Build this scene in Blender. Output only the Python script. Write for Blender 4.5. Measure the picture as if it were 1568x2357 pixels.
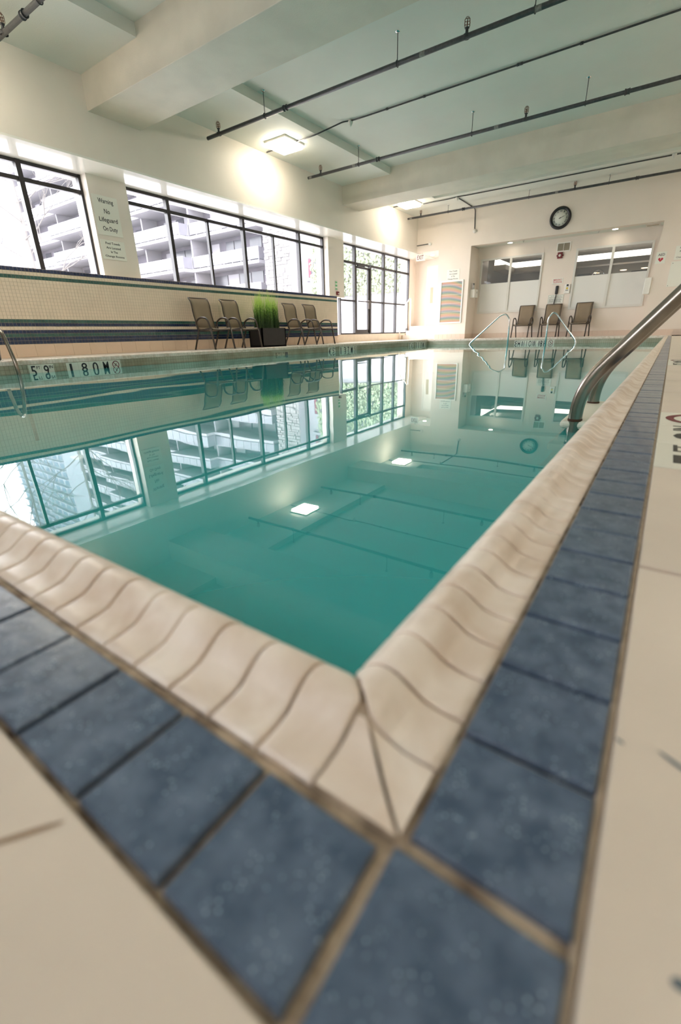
import bpy, math, random
from mathutils import Vector, Matrix
random.seed(7)
PI = math.pi
scene = bpy.context.scene
for o in list(bpy.data.objects): bpy.data.objects.remove(o)
COL = scene.collection

# ------------------------------------------------------------------ camera, world, lights
HCAM = .215
yaw, pit, rol = [math.radians(a) for a in (35.329, -21.791, -1.446)]
fw = Vector((-math.sin(yaw)*math.cos(pit), math.cos(yaw)*math.cos(pit), math.sin(pit)))
rt = fw.cross(Vector((0, 0, 1))).normalized(); up = rt.cross(fw)
r2 = rt*math.cos(rol)+up*math.sin(rol); u2 = -rt*math.sin(rol)+up*math.cos(rol)
cd = bpy.data.cameras.new('camera'); cam = bpy.data.objects.new('camera', cd); COL.objects.link(cam)
cd.sensor_fit = 'HORIZONTAL'; cd.sensor_width = 24; cd.lens = 1016.7*24/1568
cd.clip_start = .01; cd.clip_end = 400
cd.dof.use_dof = True; cd.dof.focus_distance = 3.2; cd.dof.aperture_fstop = 3.4
mw = Matrix((r2, u2, -fw)).transposed().to_4x4(); mw.translation = (0, 0, HCAM); cam.matrix_world = mw
scene.camera = cam

w = bpy.data.worlds.new('world'); scene.world = w; w.use_nodes = True
bg = w.node_tree.nodes['Background']; bg.inputs[0].default_value = (.98, .97, 1, 1); bg.inputs[1].default_value = 5.0
vs = scene.view_settings; vs.view_transform = 'Standard'; vs.look = 'None'; vs.gamma = 1; vs.use_curve_mapping = False
vs.exposure = 1.6
try:
    scene.cycles.max_bounces = 12; scene.cycles.diffuse_bounces = 7; scene.cycles.transparent_max_bounces = 16
    scene.cycles.sample_clamp_indirect = 8
    scene.cycles.caustics_reflective = False; scene.cycles.caustics_refractive = False
except Exception: pass

def portal(x, y0, y1, z0, z1):
    l = bpy.data.lights.new('window_portal', 'AREA'); l.shape = 'RECTANGLE'; l.size = z1-z0; l.size_y = y1-y0
    l.cycles.is_portal = True
    o = bpy.data.objects.new('window_portal', l); COL.objects.link(o)
    o.matrix_world = Matrix.Translation((x, (y0+y1)/2, (z0+z1)/2)) @ Matrix.Rotation(-PI/2, 4, 'Y')
portal(-9.06, 1.0, 5.05, 1.34, 2.92)
portal(-9.06, 5.8, 12.0, 1.34, 2.92)
portal(-9.06, 12.87, 17.6, .24, 2.92)
for px0, px1 in ((-4.0, -1.0),):      # fill daylight through an added, unseen window behind the viewpoint
    l = bpy.data.lights.new('window_portal', 'AREA'); l.shape = 'RECTANGLE'; l.size = 3.0; l.size_y = 1.2; l.cycles.is_portal = True
    o = bpy.data.objects.new('window_portal', l); COL.objects.link(o)
    o.matrix_world = Matrix.Translation(((px0+px1)/2, -2.62, 2.3)) @ Matrix.Rotation(PI/2, 4, 'X')

# ------------------------------------------------------------------ materials
def mat(name, col, rough=.6, metal=0, spec=.5, noise=0, nscale=8, bump=0, bscale=60, emit=None, es=0, col2=None, coat=0):
    m = bpy.data.materials.new(name); m.use_nodes = True; nt = m.node_tree; b = nt.nodes['Principled BSDF']
    b.inputs['Base Color'].default_value = (*col, 1); b.inputs['Roughness'].default_value = rough
    b.inputs['Metallic'].default_value = metal; b.inputs['Specular IOR Level'].default_value = spec
    if coat: b.inputs['Coat Weight'].default_value = coat; b.inputs['Coat Roughness'].default_value = .08
    tc = None
    if noise or bump:
        tc = nt.nodes.new('ShaderNodeTexCoord')
    if noise:
        n = nt.nodes.new('ShaderNodeTexNoise'); n.inputs['Scale'].default_value = nscale; n.inputs['Detail'].default_value = 5
        nt.links.new(tc.outputs['Object'], n.inputs['Vector'])
        r = nt.nodes.new('ShaderNodeValToRGB'); r.color_ramp.elements[0].position = .33; r.color_ramp.elements[1].position = .7
        c2 = col2 or [c*(1-noise) for c in col]
        r.color_ramp.elements[0].color = (*c2, 1); r.color_ramp.elements[1].color = (*col, 1)
        nt.links.new(n.outputs['Fac'], r.inputs[0]); nt.links.new(r.outputs[0], b.inputs['Base Color'])
    if bump:
        n = nt.nodes.new('ShaderNodeTexNoise'); n.inputs['Scale'].default_value = bscale; n.inputs['Detail'].default_value = 4
        nt.links.new(tc.outputs['Object'], n.inputs['Vector'])
        bp = nt.nodes.new('ShaderNodeBump'); bp.inputs['Strength'].default_value = bump; bp.inputs['Distance'].default_value = .01
        nt.links.new(n.outputs['Fac'], bp.inputs['Height']); nt.links.new(bp.outputs[0], b.inputs['Normal'])
    if emit:
        b.inputs['Emission Color'].default_value = (*emit, 1); b.inputs['Emission Strength'].default_value = es
    return m

M = {}
M['wall'] = mat('wall_paint', (.80, .735, .655), .55, noise=.05, nscale=1.5, bump=.05, bscale=120)
M['wallfar'] = mat('wall_paint_far', (.82, .73, .645), .6, noise=.04, nscale=1.5)
M['ceil'] = mat('ceiling_paint', (.74, .75, .69), .6, noise=.08, nscale=.8, bump=.12, bscale=60)
M['beam'] = mat('beam_paint', (.72, .66, .56), .6, noise=.10, nscale=2.5, bump=.2, bscale=60)
M['soffit'] = mat('soffit_gloss', (.86, .84, .78), .12, spec=.6)
M['cream'] = mat('cream_tile', (.80, .68, .54), .18, noise=.07, nscale=6)
M['creambase'] = mat('cream_base_tile', (.74, .57, .43), .3, noise=.05, nscale=4)
M['basefar'] = mat('base_tile_far', (.70, .56, .46), .35)
M['grout'] = mat('grout', (.50, .40, .29), .9, noise=.3, nscale=60)
M['groutdark'] = mat('grout_dark', (.12, .075, .05), .95, noise=.75, nscale=45, col2=(.62, .50, .37))
M['groutmos'] = mat('grout_mosaic', (.58, .50, .38), .8)
M['navy'] = mat('navy_tile', (.022, .040, .105), .12, noise=.35, nscale=12)
M['green'] = mat('green_tile', (.045, .135, .115), .12, noise=.3, nscale=12)
M['ledge'] = mat('ledge_mosaic', (.50, .49, .38), .4, noise=.3, nscale=3, col2=(.33, .29, .20))
M['ledgeg'] = mat('ledge_grout', (.22, .19, .13), .9)
M['beige'] = mat('deck_tile_glaze', (.77, .675, .575), .32, noise=.13, nscale=5, bump=.06, bscale=80)
M['deckfar'] = mat('deck_tile_white', (.80, .73, .64), .3, noise=.06, nscale=5)
M['marker'] = mat('marker_tile_white', (.78, .78, .68), .3)
M['ink'] = mat('black_ink', (.012, .013, .018), .5)
M['inkdeck'] = mat('deck_ink', (.07, .065, .055), .7, noise=.5, nscale=300)
M['red'] = mat('marker_red', (.16, .012, .018), .5)
M['redsign'] = mat('sign_red', (.55, .03, .05), .5)
M['white'] = mat('white_plastic', (.86, .83, .77), .4)
M['labelgrey'] = mat('label_grey', (.30, .30, .28), .6, noise=.5, nscale=40)
M['signw'] = mat('sign_white', (.80, .80, .72), .5)
M['whitefar'] = mat('white_frame', (.84, .80, .72), .4)
M['frame'] = mat('dark_bronze_frame', (.020, .017, .018), .35)
M['chairf'] = mat('brown_frame', (.060, .044, .034), .33, metal=.2)
M['sling'] = mat('taupe_sling', (.27, .205, .135), .75, noise=.15, nscale=4, bump=.15, bscale=250)
M['steel'] = mat('stainless', (.34, .31, .275), .27, metal=1, noise=.25, nscale=9, col2=(.22, .19, .155), bump=.05, bscale=20)
M['rust'] = mat('rust', (.09, .035, .015), .8, noise=.5, nscale=80)
M['chrome'] = mat('chrome', (.75, .75, .76), .1, metal=1)
M['pipe'] = mat('galvanised_pipe', (.085, .088, .092), .45, metal=.3, noise=.35, nscale=25)
M['pipeb'] = mat('pipe_band', (.055, .057, .06), .5, metal=.3)
M['brass'] = mat('brass_cage', (.22, .10, .06), .4, metal=.6)
M['black'] = mat('black_matt', (.018, .016, .016), .5)
M['blackclock'] = mat('black_clock_rim', (.012, .010, .012), .3)
M['planter'] = mat('planter_black', (.022, .018, .018), .6, noise=.3, nscale=10)
M['soil'] = mat('soil', (.05, .035, .02), .95)
M['tread'] = mat('tread_white', (.74, .72, .60), .4)
M['skim'] = mat('skimmer_dark', (.05, .05, .04), .6)
M['frost'] = mat('frosted_film', (.76, .75, .71), .5)
M['alu'] = mat('aluminium_frame', (.70, .68, .63), .4)
M['gymdark'] = mat('gym_dark', (.075, .07, .055), .7)
M['gymbeige'] = mat('gym_bulkhead', (.52, .45, .33), .6)
M['cove'] = mat('cove_glow', (.9, .85, .75), .6, emit=(1, .9, .76), es=1.6)
M['gymlamp'] = mat('gym_lamp', (1, .9, .7), .5, emit=(1, .62, .28), es=1.8)
M['lamp'] = mat('lamp_diffuser', (1, 1, .95), .4, emit=(1, .90, .74), es=12)
M['down'] = mat('downlight_glow', (1, 1, .95), .4, emit=(1, .9, .74), es=13)
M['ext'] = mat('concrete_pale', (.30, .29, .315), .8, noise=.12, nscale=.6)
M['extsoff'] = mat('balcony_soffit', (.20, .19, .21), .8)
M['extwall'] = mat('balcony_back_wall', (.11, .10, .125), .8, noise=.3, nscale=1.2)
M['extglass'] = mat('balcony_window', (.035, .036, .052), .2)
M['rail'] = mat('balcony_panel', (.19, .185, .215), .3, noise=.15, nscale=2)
M['patio'] = mat('patio_paving', (.42, .41, .41), .8)
M['towerw'] = mat('tower_wall', (.20, .21, .235), .7)
M['towerb'] = mat('tower_blue', (.05, .075, .12), .5)
M['bark'] = mat('bark_grey', (.11, .10, .095), .9)
M['curtain'] = mat('red_curtain', (.16, .045, .07), .8)

def nodes_of(m): return m.node_tree, m.node_tree.nodes['Principled BSDF']

# blue glazed border tile: navy base, soft mottling, pale glints painted into the colour as dots
m = mat('blue_border_glaze', (.07, .12, .19), .28, coat=.3); M['blue'] = m
nt, b = nodes_of(m); tc = nt.nodes.new('ShaderNodeNewGeometry')
n1 = nt.nodes.new('ShaderNodeTexNoise'); n1.inputs['Scale'].default_value = 55; n1.inputs['Detail'].default_value = 6
n2 = nt.nodes.new('ShaderNodeTexVoronoi'); n2.inputs['Scale'].default_value = 330
n3 = nt.nodes.new('ShaderNodeTexNoise'); n3.inputs['Scale'].default_value = 80
for n in (n1, n2, n3): nt.links.new(tc.outputs['Position'], n.inputs['Vector'])
r1 = nt.nodes.new('ShaderNodeValToRGB'); r1.color_ramp.elements[0].position = .35; r1.color_ramp.elements[1].position = .72
r1.color_ramp.elements[0].color = (.05, .085, .145, 1); r1.color_ramp.elements[1].color = (.13, .18, .265, 1)
nt.links.new(n1.outputs['Fac'], r1.inputs[0])
r2_ = nt.nodes.new('ShaderNodeValToRGB'); r2_.color_ramp.elements[0].position = .10; r2_.color_ramp.elements[0].color = (1, 1, 1, 1)
r2_.color_ramp.elements[1].position = .30; r2_.color_ramp.elements[1].color = (0, 0, 0, 1)
nt.links.new(n2.outputs['Distance'], r2_.inputs[0])
r3 = nt.nodes.new('ShaderNodeValToRGB'); r3.color_ramp.elements[0].position = .47; r3.color_ramp.elements[1].position = .62
nt.links.new(n3.outputs['Fac'], r3.inputs[0])
mm = nt.nodes.new('ShaderNodeMath'); mm.operation = 'MULTIPLY'; nt.links.new(r2_.outputs[0], mm.inputs[0]); nt.links.new(r3.outputs[0], mm.inputs[1])
mx = nt.nodes.new('ShaderNodeMix'); mx.data_type = 'RGBA'; nt.links.new(mm.outputs[0], mx.inputs[0])
nt.links.new(r1.outputs[0], mx.inputs[6]); mx.inputs[7].default_value = (.42, .55, .66, 1); nt.links.new(mx.outputs[2], b.inputs['Base Color'])
bp = nt.nodes.new('ShaderNodeBump'); bp.inputs['Strength'].default_value = .25; bp.inputs['Distance'].default_value = .002
nt.links.new(n3.outputs['Fac'], bp.inputs['Height']); nt.links.new(bp.outputs[0], b.inputs['Normal'])

# coping glaze with brownish stains
m = mat('coping_glaze', (.74, .63, .52), .36, spec=.6); M['coping'] = m
nt, b = nodes_of(m); tc = nt.nodes.new('ShaderNodeNewGeometry')
n1 = nt.nodes.new('ShaderNodeTexNoise'); n1.inputs['Scale'].default_value = 16; n1.inputs['Detail'].default_value = 7; n1.inputs['Distortion'].default_value = .6
nt.links.new(tc.outputs['Position'], n1.inputs['Vector'])
r1 = nt.nodes.new('ShaderNodeValToRGB'); r1.color_ramp.elements[0].position = .32; r1.color_ramp.elements[1].position = .62
r1.color_ramp.elements[0].color = (.68, .55, .44, 1); r1.color_ramp.elements[1].color = (.88, .785, .70, 1)
nt.links.new(n1.outputs['Fac'], r1.inputs[0]); nt.links.new(r1.outputs[0], b.inputs['Base Color'])

# water: tinted, clear, fresnel reflection, faint ripples that fade toward the near corner
m = bpy.data.materials.new('pool_water'); m.use_nodes = True; M['water'] = m; nt = m.node_tree
nt.nodes.remove(nt.nodes['Principled BSDF']); out = nt.nodes['Material Output']
tr = nt.nodes.new('ShaderNodeBsdfTransparent'); tr.inputs[0].default_value = (.22, .68, .70, 1)
df = nt.nodes.new('ShaderNodeBsdfDiffuse'); df.inputs[0].default_value = (.055, .42, .43, 1)
gl = nt.nodes.new('ShaderNodeBsdfGlossy'); gl.inputs[0].default_value = (.93, 1, .99, 1); gl.inputs['Roughness'].default_value = .012
ms1 = nt.nodes.new('ShaderNodeMixShader'); ms1.inputs[0].default_value = .45
ms2 = nt.nodes.new('ShaderNodeMixShader'); fr = nt.nodes.new('ShaderNodeFresnel'); fr.inputs[0].default_value = 1.6
geo = nt.nodes.new('ShaderNodeNewGeometry'); mp = nt.nodes.new('ShaderNodeMapping'); mp.inputs['Scale'].default_value = (1.0, .55, 1)
nw = nt.nodes.new('ShaderNodeTexNoise'); nw.inputs['Scale'].default_value = 1.3; nw.inputs['Detail'].default_value = 1.5; nw.inputs['Roughness'].default_value = .35
bw = nt.nodes.new('ShaderNodeBump'); bw.inputs['Strength'].default_value = .045; bw.inputs['Distance'].default_value = .1
nt.links.new(geo.outputs['Position'], mp.inputs[0]); nt.links.new(mp.outputs[0], nw.inputs['Vector'])
nt.links.new(nw.outputs['Fac'], bw.inputs['Height'])
for s in (gl, fr): nt.links.new(bw.outputs[0], s.inputs['Normal'])
nt.links.new(tr.outputs[0], ms1.inputs[1]); nt.links.new(df.outputs[0], ms1.inputs[2])
bf = nt.nodes.new('ShaderNodeMath'); bf.operation = 'SUBTRACT'; bf.inputs[0].default_value = 1; bf.use_clamp = True; nt.links.new(geo.outputs['Backfacing'], bf.inputs[1])
bm2 = nt.nodes.new('ShaderNodeMath'); bm2.operation = 'MULTIPLY'; nt.links.new(fr.outputs[0], bm2.inputs[0]); nt.links.new(bf.outputs[0], bm2.inputs[1]); nt.links.new(bm2.outputs[0], ms2.inputs[0]); nt.links.new(ms1.outputs[0], ms2.inputs[1]); nt.links.new(gl.outputs[0], ms2.inputs[2])
nt.links.new(ms2.outputs[0], out.inputs['Surface'])
M['plaster'] = mat('pool_plaster', (.42, .80, .76), .7)

# window glass with glare haze mixed in as pale diffuse
m = bpy.data.materials.new('window_glass'); m.use_nodes = True; M['glass'] = m; nt = m.node_tree
nt.nodes.remove(nt.nodes['Principled BSDF']); out = nt.nodes['Material Output']
tr = nt.nodes.new('ShaderNodeBsdfTransparent'); tr.inputs[0].default_value = (.95, .96, .97, 1)
gl = nt.nodes.new('ShaderNodeBsdfGlossy'); gl.inputs['Roughness'].default_value = .02
dh = nt.nodes.new('ShaderNodeBsdfDiffuse'); dh.inputs[0].default_value = (.9, .9, .95, 1)
ms0 = nt.nodes.new('ShaderNodeMixShader'); ms0.inputs[0].default_value = .06
ms = nt.nodes.new('ShaderNodeMixShader'); fr = nt.nodes.new('ShaderNodeFresnel'); fr.inputs[0].default_value = 1.4
nt.links.new(tr.outputs[0], ms0.inputs[1]); nt.links.new(dh.outputs[0], ms0.inputs[2])
geo = nt.nodes.new('ShaderNodeNewGeometry'); bf = nt.nodes.new('ShaderNodeMath'); bf.operation = 'SUBTRACT'; bf.inputs[0].default_value = 1; nt.links.new(geo.outputs['Backfacing'], bf.inputs[1])
bm2 = nt.nodes.new('ShaderNodeMath'); bm2.operation = 'MULTIPLY'; nt.links.new(fr.outputs[0], bm2.inputs[0]); nt.links.new(bf.outputs[0], bm2.inputs[1]); nt.links.new(bm2.outputs[0], ms.inputs[0]); nt.links.new(ms0.outputs[0], ms.inputs[1]); nt.links.new(gl.outputs[0], ms.inputs[2])
nt.links.new(ms.outputs[0], out.inputs['Surface'])

# louvre grille: soft orange and teal moire painted in as bands that bend to the right
m = mat('moire_grille', (.8, .6, .5), .6); M['bands'] = m; nt, b = nodes_of(m)
tc = nt.nodes.new('ShaderNodeTexCoord'); sp = nt.nodes.new('ShaderNodeSeparateXYZ'); nt.links.new(tc.outputs['Object'], sp.inputs[0])
def mth(op, a, bb):
    n = nt.nodes.new('ShaderNodeMath'); n.operation = op
    for i, v in enumerate((a, bb)):
        if v is None: continue
        if isinstance(v, (int, float)): n.inputs[i].default_value = v
        else: nt.links.new(v, n.inputs[i])
    return n.outputs[0]
xx = mth('POWER', sp.outputs['X'], 2.0)
ph = mth('MULTIPLY', mth('SUBTRACT', mth('ADD', sp.outputs['Z'], mth('MULTIPLY', xx, mth('ADD', mth('MULTIPLY', sp.outputs['Z'], .26), .14))), mth('MULTIPLY', sp.outputs['X'], .13)), 1/.212)
fcy = mth('FRACT', ph, None)
cr = nt.nodes.new('ShaderNodeValToRGB'); nt.links.new(fcy, cr.inputs[0]); e = cr.color_ramp.elements
e[0].position = 0; e[0].color = (.62, .34, .25, 1); e[1].position = 1; e[1].color = (.62, .34, .25, 1)
for p, c in ((.25, (.52, .42, .24, 1)), (.42, (.24, .36, .28, 1)), (.55, (.19, .30, .31, 1)), (.72, (.38, .35, .44, 1)), (.87, (.62, .36, .32, 1))):
    x = e.new(p); x.color = c
nt.links.new(cr.outputs[0], b.inputs['Base Color'])

# leaves and brick, stone
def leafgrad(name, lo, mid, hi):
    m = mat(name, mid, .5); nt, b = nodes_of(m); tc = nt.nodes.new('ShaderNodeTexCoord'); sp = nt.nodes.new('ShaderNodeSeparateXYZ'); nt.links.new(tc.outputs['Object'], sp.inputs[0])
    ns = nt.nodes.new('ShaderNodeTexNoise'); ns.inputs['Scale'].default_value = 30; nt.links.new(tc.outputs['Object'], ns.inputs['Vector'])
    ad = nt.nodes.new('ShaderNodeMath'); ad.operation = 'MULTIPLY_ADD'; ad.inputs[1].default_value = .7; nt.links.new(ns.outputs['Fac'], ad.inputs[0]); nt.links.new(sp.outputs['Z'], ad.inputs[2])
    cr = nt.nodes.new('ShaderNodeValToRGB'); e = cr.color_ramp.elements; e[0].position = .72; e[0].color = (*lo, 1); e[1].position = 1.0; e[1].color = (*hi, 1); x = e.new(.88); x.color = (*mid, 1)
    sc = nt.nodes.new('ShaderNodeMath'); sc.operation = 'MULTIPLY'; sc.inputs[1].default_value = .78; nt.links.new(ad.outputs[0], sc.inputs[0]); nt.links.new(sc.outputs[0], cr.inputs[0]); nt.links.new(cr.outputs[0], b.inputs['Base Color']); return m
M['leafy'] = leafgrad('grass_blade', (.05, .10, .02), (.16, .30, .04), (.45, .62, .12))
M['leafd'] = mat('grass_blade_dark', (.055, .10, .025), .6, noise=.4, nscale=14)
M['ivy'] = mat('ivy_leaves', (.26, .31, .19), .7, noise=.5, nscale=2)
M['stone'] = mat('split_stone', (.25, .235, .235), .85, noise=.3, nscale=5, bump=.4, bscale=6)

# ------------------------------------------------------------------ mesh helpers
class MB:
    def __init__(s): s.v = []; s.f = []; s.m = []; s.sm = []
    def face(s, pts, mi=0, sm=False):
        i = len(s.v); s.v += [tuple(p) for p in pts]; s.f.append(tuple(range(i, i+len(pts)))); s.m.append(mi); s.sm.append(sm)
    def box(s, a, b, mi=0):
        x0, y0, z0 = [min(a[i], b[i]) for i in range(3)]; x1, y1, z1 = [max(a[i], b[i]) for i in range(3)]
        i = len(s.v); s.v += [(x0,y0,z0),(x1,y0,z0),(x1,y1,z0),(x0,y1,z0),(x0,y0,z1),(x1,y0,z1),(x1,y1,z1),(x0,y1,z1)]
        for f in ((0,3,2,1),(4,5,6,7),(0,1,5,4),(1,2,6,5),(2,3,7,6),(3,0,4,7)):
            s.f.append(tuple(i+k for k in f)); s.m.append(mi); s.sm.append(False)
        return s
    def tile(s, o, U, V, N, w, h, t, ch, mi=0, bottom=False):
        """chamfered slab: corner o, axes U,V, outward N, size w x h, thickness t"""
        o, U, V, N = Vector(o), Vector(U), Vector(V), Vector(N)
        lo = [o+U*a+V*b for a, b in ((0,0),(w,0),(w,h),(0,h))]
        mid = [p+N*(t-ch) for p in lo]
        tp = [o+U*a+V*b+N*t for a, b in ((ch,ch),(w-ch,ch),(w-ch,h-ch),(ch,h-ch))]
        flip = U.cross(V).dot(N) < 0
        i = len(s.v); s.v += [tuple(p) for p in lo+mid+tp]
        fs = [(8,9,10,11)]
        for k in range(4):
            j = (k+1) % 4; fs += [(k, j, 4+j, 4+k), (4+k, 4+j, 8+j, 8+k)]
        if bottom: fs.append((3,2,1,0))
        for f in fs:
            if flip: f = f[::-1]
            s.f.append(tuple(i+k for k in f)); s.m.append(mi); s.sm.append(False)
        return s
    def tube(s, path, r, n=10, cap=True, mi=0, closed=False):
        P = [Vector(p) for p in path]; rs = r if isinstance(r, (list, tuple)) else [r]*len(P)
        T = []
        for i in range(len(P)):
            a = P[(i-1) % len(P)] if (i or closed) else P[0]; c = P[(i+1) % len(P)] if (i < len(P)-1 or closed) else P[-1]
            T.append((c-a).normalized())
        ref = Vector((0,0,1)) if abs(T[0].z) < .9 else Vector((1,0,0))
        N = T[0].cross(ref).normalized(); base = len(s.v)
        for i, p in enumerate(P):
            N = (N - T[i]*N.dot(T[i])).normalized(); B = T[i].cross(N)
            for k in range(n):
                a = 2*PI*k/n; s.v.append(tuple(p+(N*math.cos(a)+B*math.sin(a))*rs[i]))
        L = len(P)
        for i in range(L if closed else L-1):
            for k in range(n):
                a = base+i*n; bb = base+((i+1) % L)*n
                s.f.append((a+k, a+(k+1)%n, bb+(k+1)%n, bb+k)); s.m.append(mi); s.sm.append(True)
        if cap and not closed:
            s.f.append(tuple(base+k for k in range(n))[::-1]); s.m.append(mi); s.sm.append(False)
            s.f.append(tuple(base+(L-1)*n+k for k in range(n))); s.m.append(mi); s.sm.append(False)
        return s
    def lathe(s, c, ax, prof, n=20, mi=0):
        """prof: (radius, height) along axis ax from c"""
        ax = Vector(ax).normalized(); ref = Vector((0,0,1)) if abs(ax.z) < .9 else Vector((1,0,0))
        N = ax.cross(ref).normalized(); B = ax.cross(N); base = len(s.v); c = Vector(c)
        for r, h in prof:
            for k in range(n):
                a = 2*PI*k/n; s.v.append(tuple(c+ax*h+(N*math.cos(a)+B*math.sin(a))*max(r, 1e-5)))
        for i in range(len(prof)-1):
            for k in range(n):
                a = base+i*n; s.f.append((a+k, a+(k+1)%n, a+n+(k+1)%n, a+n+k)); s.m.append(mi); s.sm.append(True)
        return s
    def mesh(s, name, mats):
        me = bpy.data.meshes.new(name); me.from_pydata(s.v, [], s.f)
        for x in (mats if isinstance(mats, (list, tuple)) else [mats]): me.materials.append(M[x] if isinstance(x, str) else x)
        me.polygons.foreach_set('material_index', s.m); me.polygons.foreach_set('use_smooth', s.sm); me.update()
        return me
    def build(s, name, mats, parent=None, loc=None, bev=0):
        o = bpy.data.objects.new(name, s.mesh(name, mats)); COL.objects.link(o)
        if loc:
            o.location = loc
        if parent: o.parent = parent
        if bev:
            b = o.modifiers.new('bevel', 'BEVEL'); b.width = bev; b.segments = 2; b.limit_method = 'ANGLE'
        return o

def tag(o, label=None, cat=None, group=None, kind=None):
    if label: o['label'] = label
    if cat: o['category'] = cat
    if group: o['group'] = group
    if kind: o['kind'] = kind
    return o
def empty(name, label, cat=None, loc=(0,0,0), rz=0, group=None, kind=None):
    o = bpy.data.objects.new(name, None); COL.objects.link(o); o.location = loc; o.rotation_euler = (0,0,rz); o.empty_display_size = .05
    return tag(o, label, cat, group, kind)
def struct(name, mb, mats, label, parent=None):
    o = mb.build(name, mats, parent)
    if not parent: tag(o, label, None, None, 'structure')
    return o
def link(name, me, parent, loc=(0,0,0), rz=0):
    o = bpy.data.objects.new(name, me); COL.objects.link(o); o.parent = parent; o.location = loc; o.rotation_euler = (0,0,rz); return o
def dup(src, loc, rz, label=None, group=None):
    r = src.copy(); COL.objects.link(r); r.location = loc; r.rotation_euler = (0,0,rz)
    if label: r['label'] = label
    if group: r['group'] = group
    for ch in list(src.children):
        c = ch.copy(); COL.objects.link(c); c.parent = r
        for g in list(ch.children):
            d = g.copy(); COL.objects.link(d); d.parent = c
    return r
def fillet(pts, rad, n=6):
    P = [Vector(p) for p in pts]; out = [P[0]]
    for i in range(1, len(P)-1):
        a, b, c = P[i-1], P[i], P[i+1]; rr = rad[i-1] if isinstance(rad, (list, tuple)) else rad
        d1 = (a-b); d2 = (c-b); t = min(rr, d1.length*.48, d2.length*.48); p0 = b+d1.normalized()*t; p2 = b+d2.normalized()*t
        for k in range(n+1):
            u = k/n; out.append(p0*(1-u)**2+b*2*u*(1-u)+p2*u*u)
    return out+[P[-1]]
def glyphs(name, text, origin, U, V, w, h, mt, parent=None, N=None, off=.002, space=1.0, line=1.0, bold=.009):
    """flat lettering scaled to w x h with its lower-left corner at origin, along U and V; several lines centred"""
    cu = bpy.data.curves.new('text', 'FONT'); cu.body = text; cu.align_x = 'CENTER' if '\n' in text else 'LEFT'
    cu.space_character = space; cu.space_line = line; cu.resolution_u = 3; cu.extrude = .004; cu.offset = bold
    to = bpy.data.objects.new('text', cu); COL.objects.link(to); bpy.context.view_layer.update()
    me = bpy.data.meshes.new_from_object(to.evaluated_get(bpy.context.evaluated_depsgraph_get()))
    bpy.data.objects.remove(to)
    xs = [v.co.x for v in me.vertices]; ys = [v.co.y for v in me.vertices]; x0, x1, y0, y1 = min(xs), max(xs), min(ys), max(ys)
    U, V, O = Vector(U), Vector(V), Vector(origin); N = Vector(N) if N else U.cross(V)
    for v in me.vertices:
        v.co = O+U*((v.co.x-x0)/(x1-x0)*w)+V*((v.co.y-y0)/(y1-y0)*h)+N*(off if v.co.z > 0 else off*.2)
    me.name = name; me.materials.clear(); me.materials.append(M[mt])
    o = bpy.data.objects.new(name, me); COL.objects.link(o)
    if parent: o.parent = parent; o.matrix_parent_inverse = Matrix.Translation(-Vector(parent.location))
    return o
def ring(mb, c, U, V, r0, r1, off, N, n=32, mi=0):
    c, U, V, N = Vector(c), Vector(U), Vector(V), Vector(N)
    for k in range(n):
        a, b = 2*PI*k/n, 2*PI*(k+1)/n
        p = [c+(U*math.cos(t)+V*math.sin(t))*r+N*off for r, t in ((r0,a),(r1,a),(r1,b),(r0,b))]
        mb.face(p, mi)
def bar2d(mb, c, U, V, N, p, q, wd, off, mi=0):
    c, U, V, N = Vector(c), Vector(U), Vector(V), Vector(N)
    P = c+U*p[0]+V*p[1]+N*off; Q = c+U*q[0]+V*q[1]+N*off; d = (Q-P).normalized(); s = N.cross(d)*wd/2
    mb.face([P-s, Q-s, Q+s, P+s], mi)
def no_diving(parent, c, U, V, N, r, name='no_diving_symbol'):
    mb = MB(); ring(mb, c, U, V, r*.8, r, .002, N); bar2d(mb, c, U, V, N, (-r*.62, r*.62), (r*.62, -r*.62), r*.16, .0022)
    for p, q in (((-.3,-.05),(.35,.35)), ((0,.1),(-.25,-.45)), ((.05,.15),(.3,-.4)), ((-.45,-.25),(.4,-.3))):
        bar2d(mb, c, U, V, N, (p[0]*r, p[1]*r), (q[0]*r, q[1]*r), r*.09, .0015, 1)
    o = mb.build(name, ['red', 'ink'], parent)
    if parent: o.matrix_parent_inverse = Matrix.Translation(-Vector(parent.location))
    return o

# ------------------------------------------------------------------ main dimensions
BXI, BXO = -.0535, .0145        # blue border, right strip
BYI, BYO = .1135, .0469         # blue border, near strip
CX, CY = -.0572, .1208          # deck-side edge of the coping
XL, YF = -6.85, 15.12           # pool face left and far
WZ = -.155                      # water
XU, XW, XN, YC, YN = -8.1, -8.6, -8.95, 16.6, 17.4
ZC, ZH, ZS, ZB = 3.97, 4.12, 2.92, 3.53
YE = 18.24; XR = 3.6; YB = -2.4
NOSE = .0765

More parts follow.
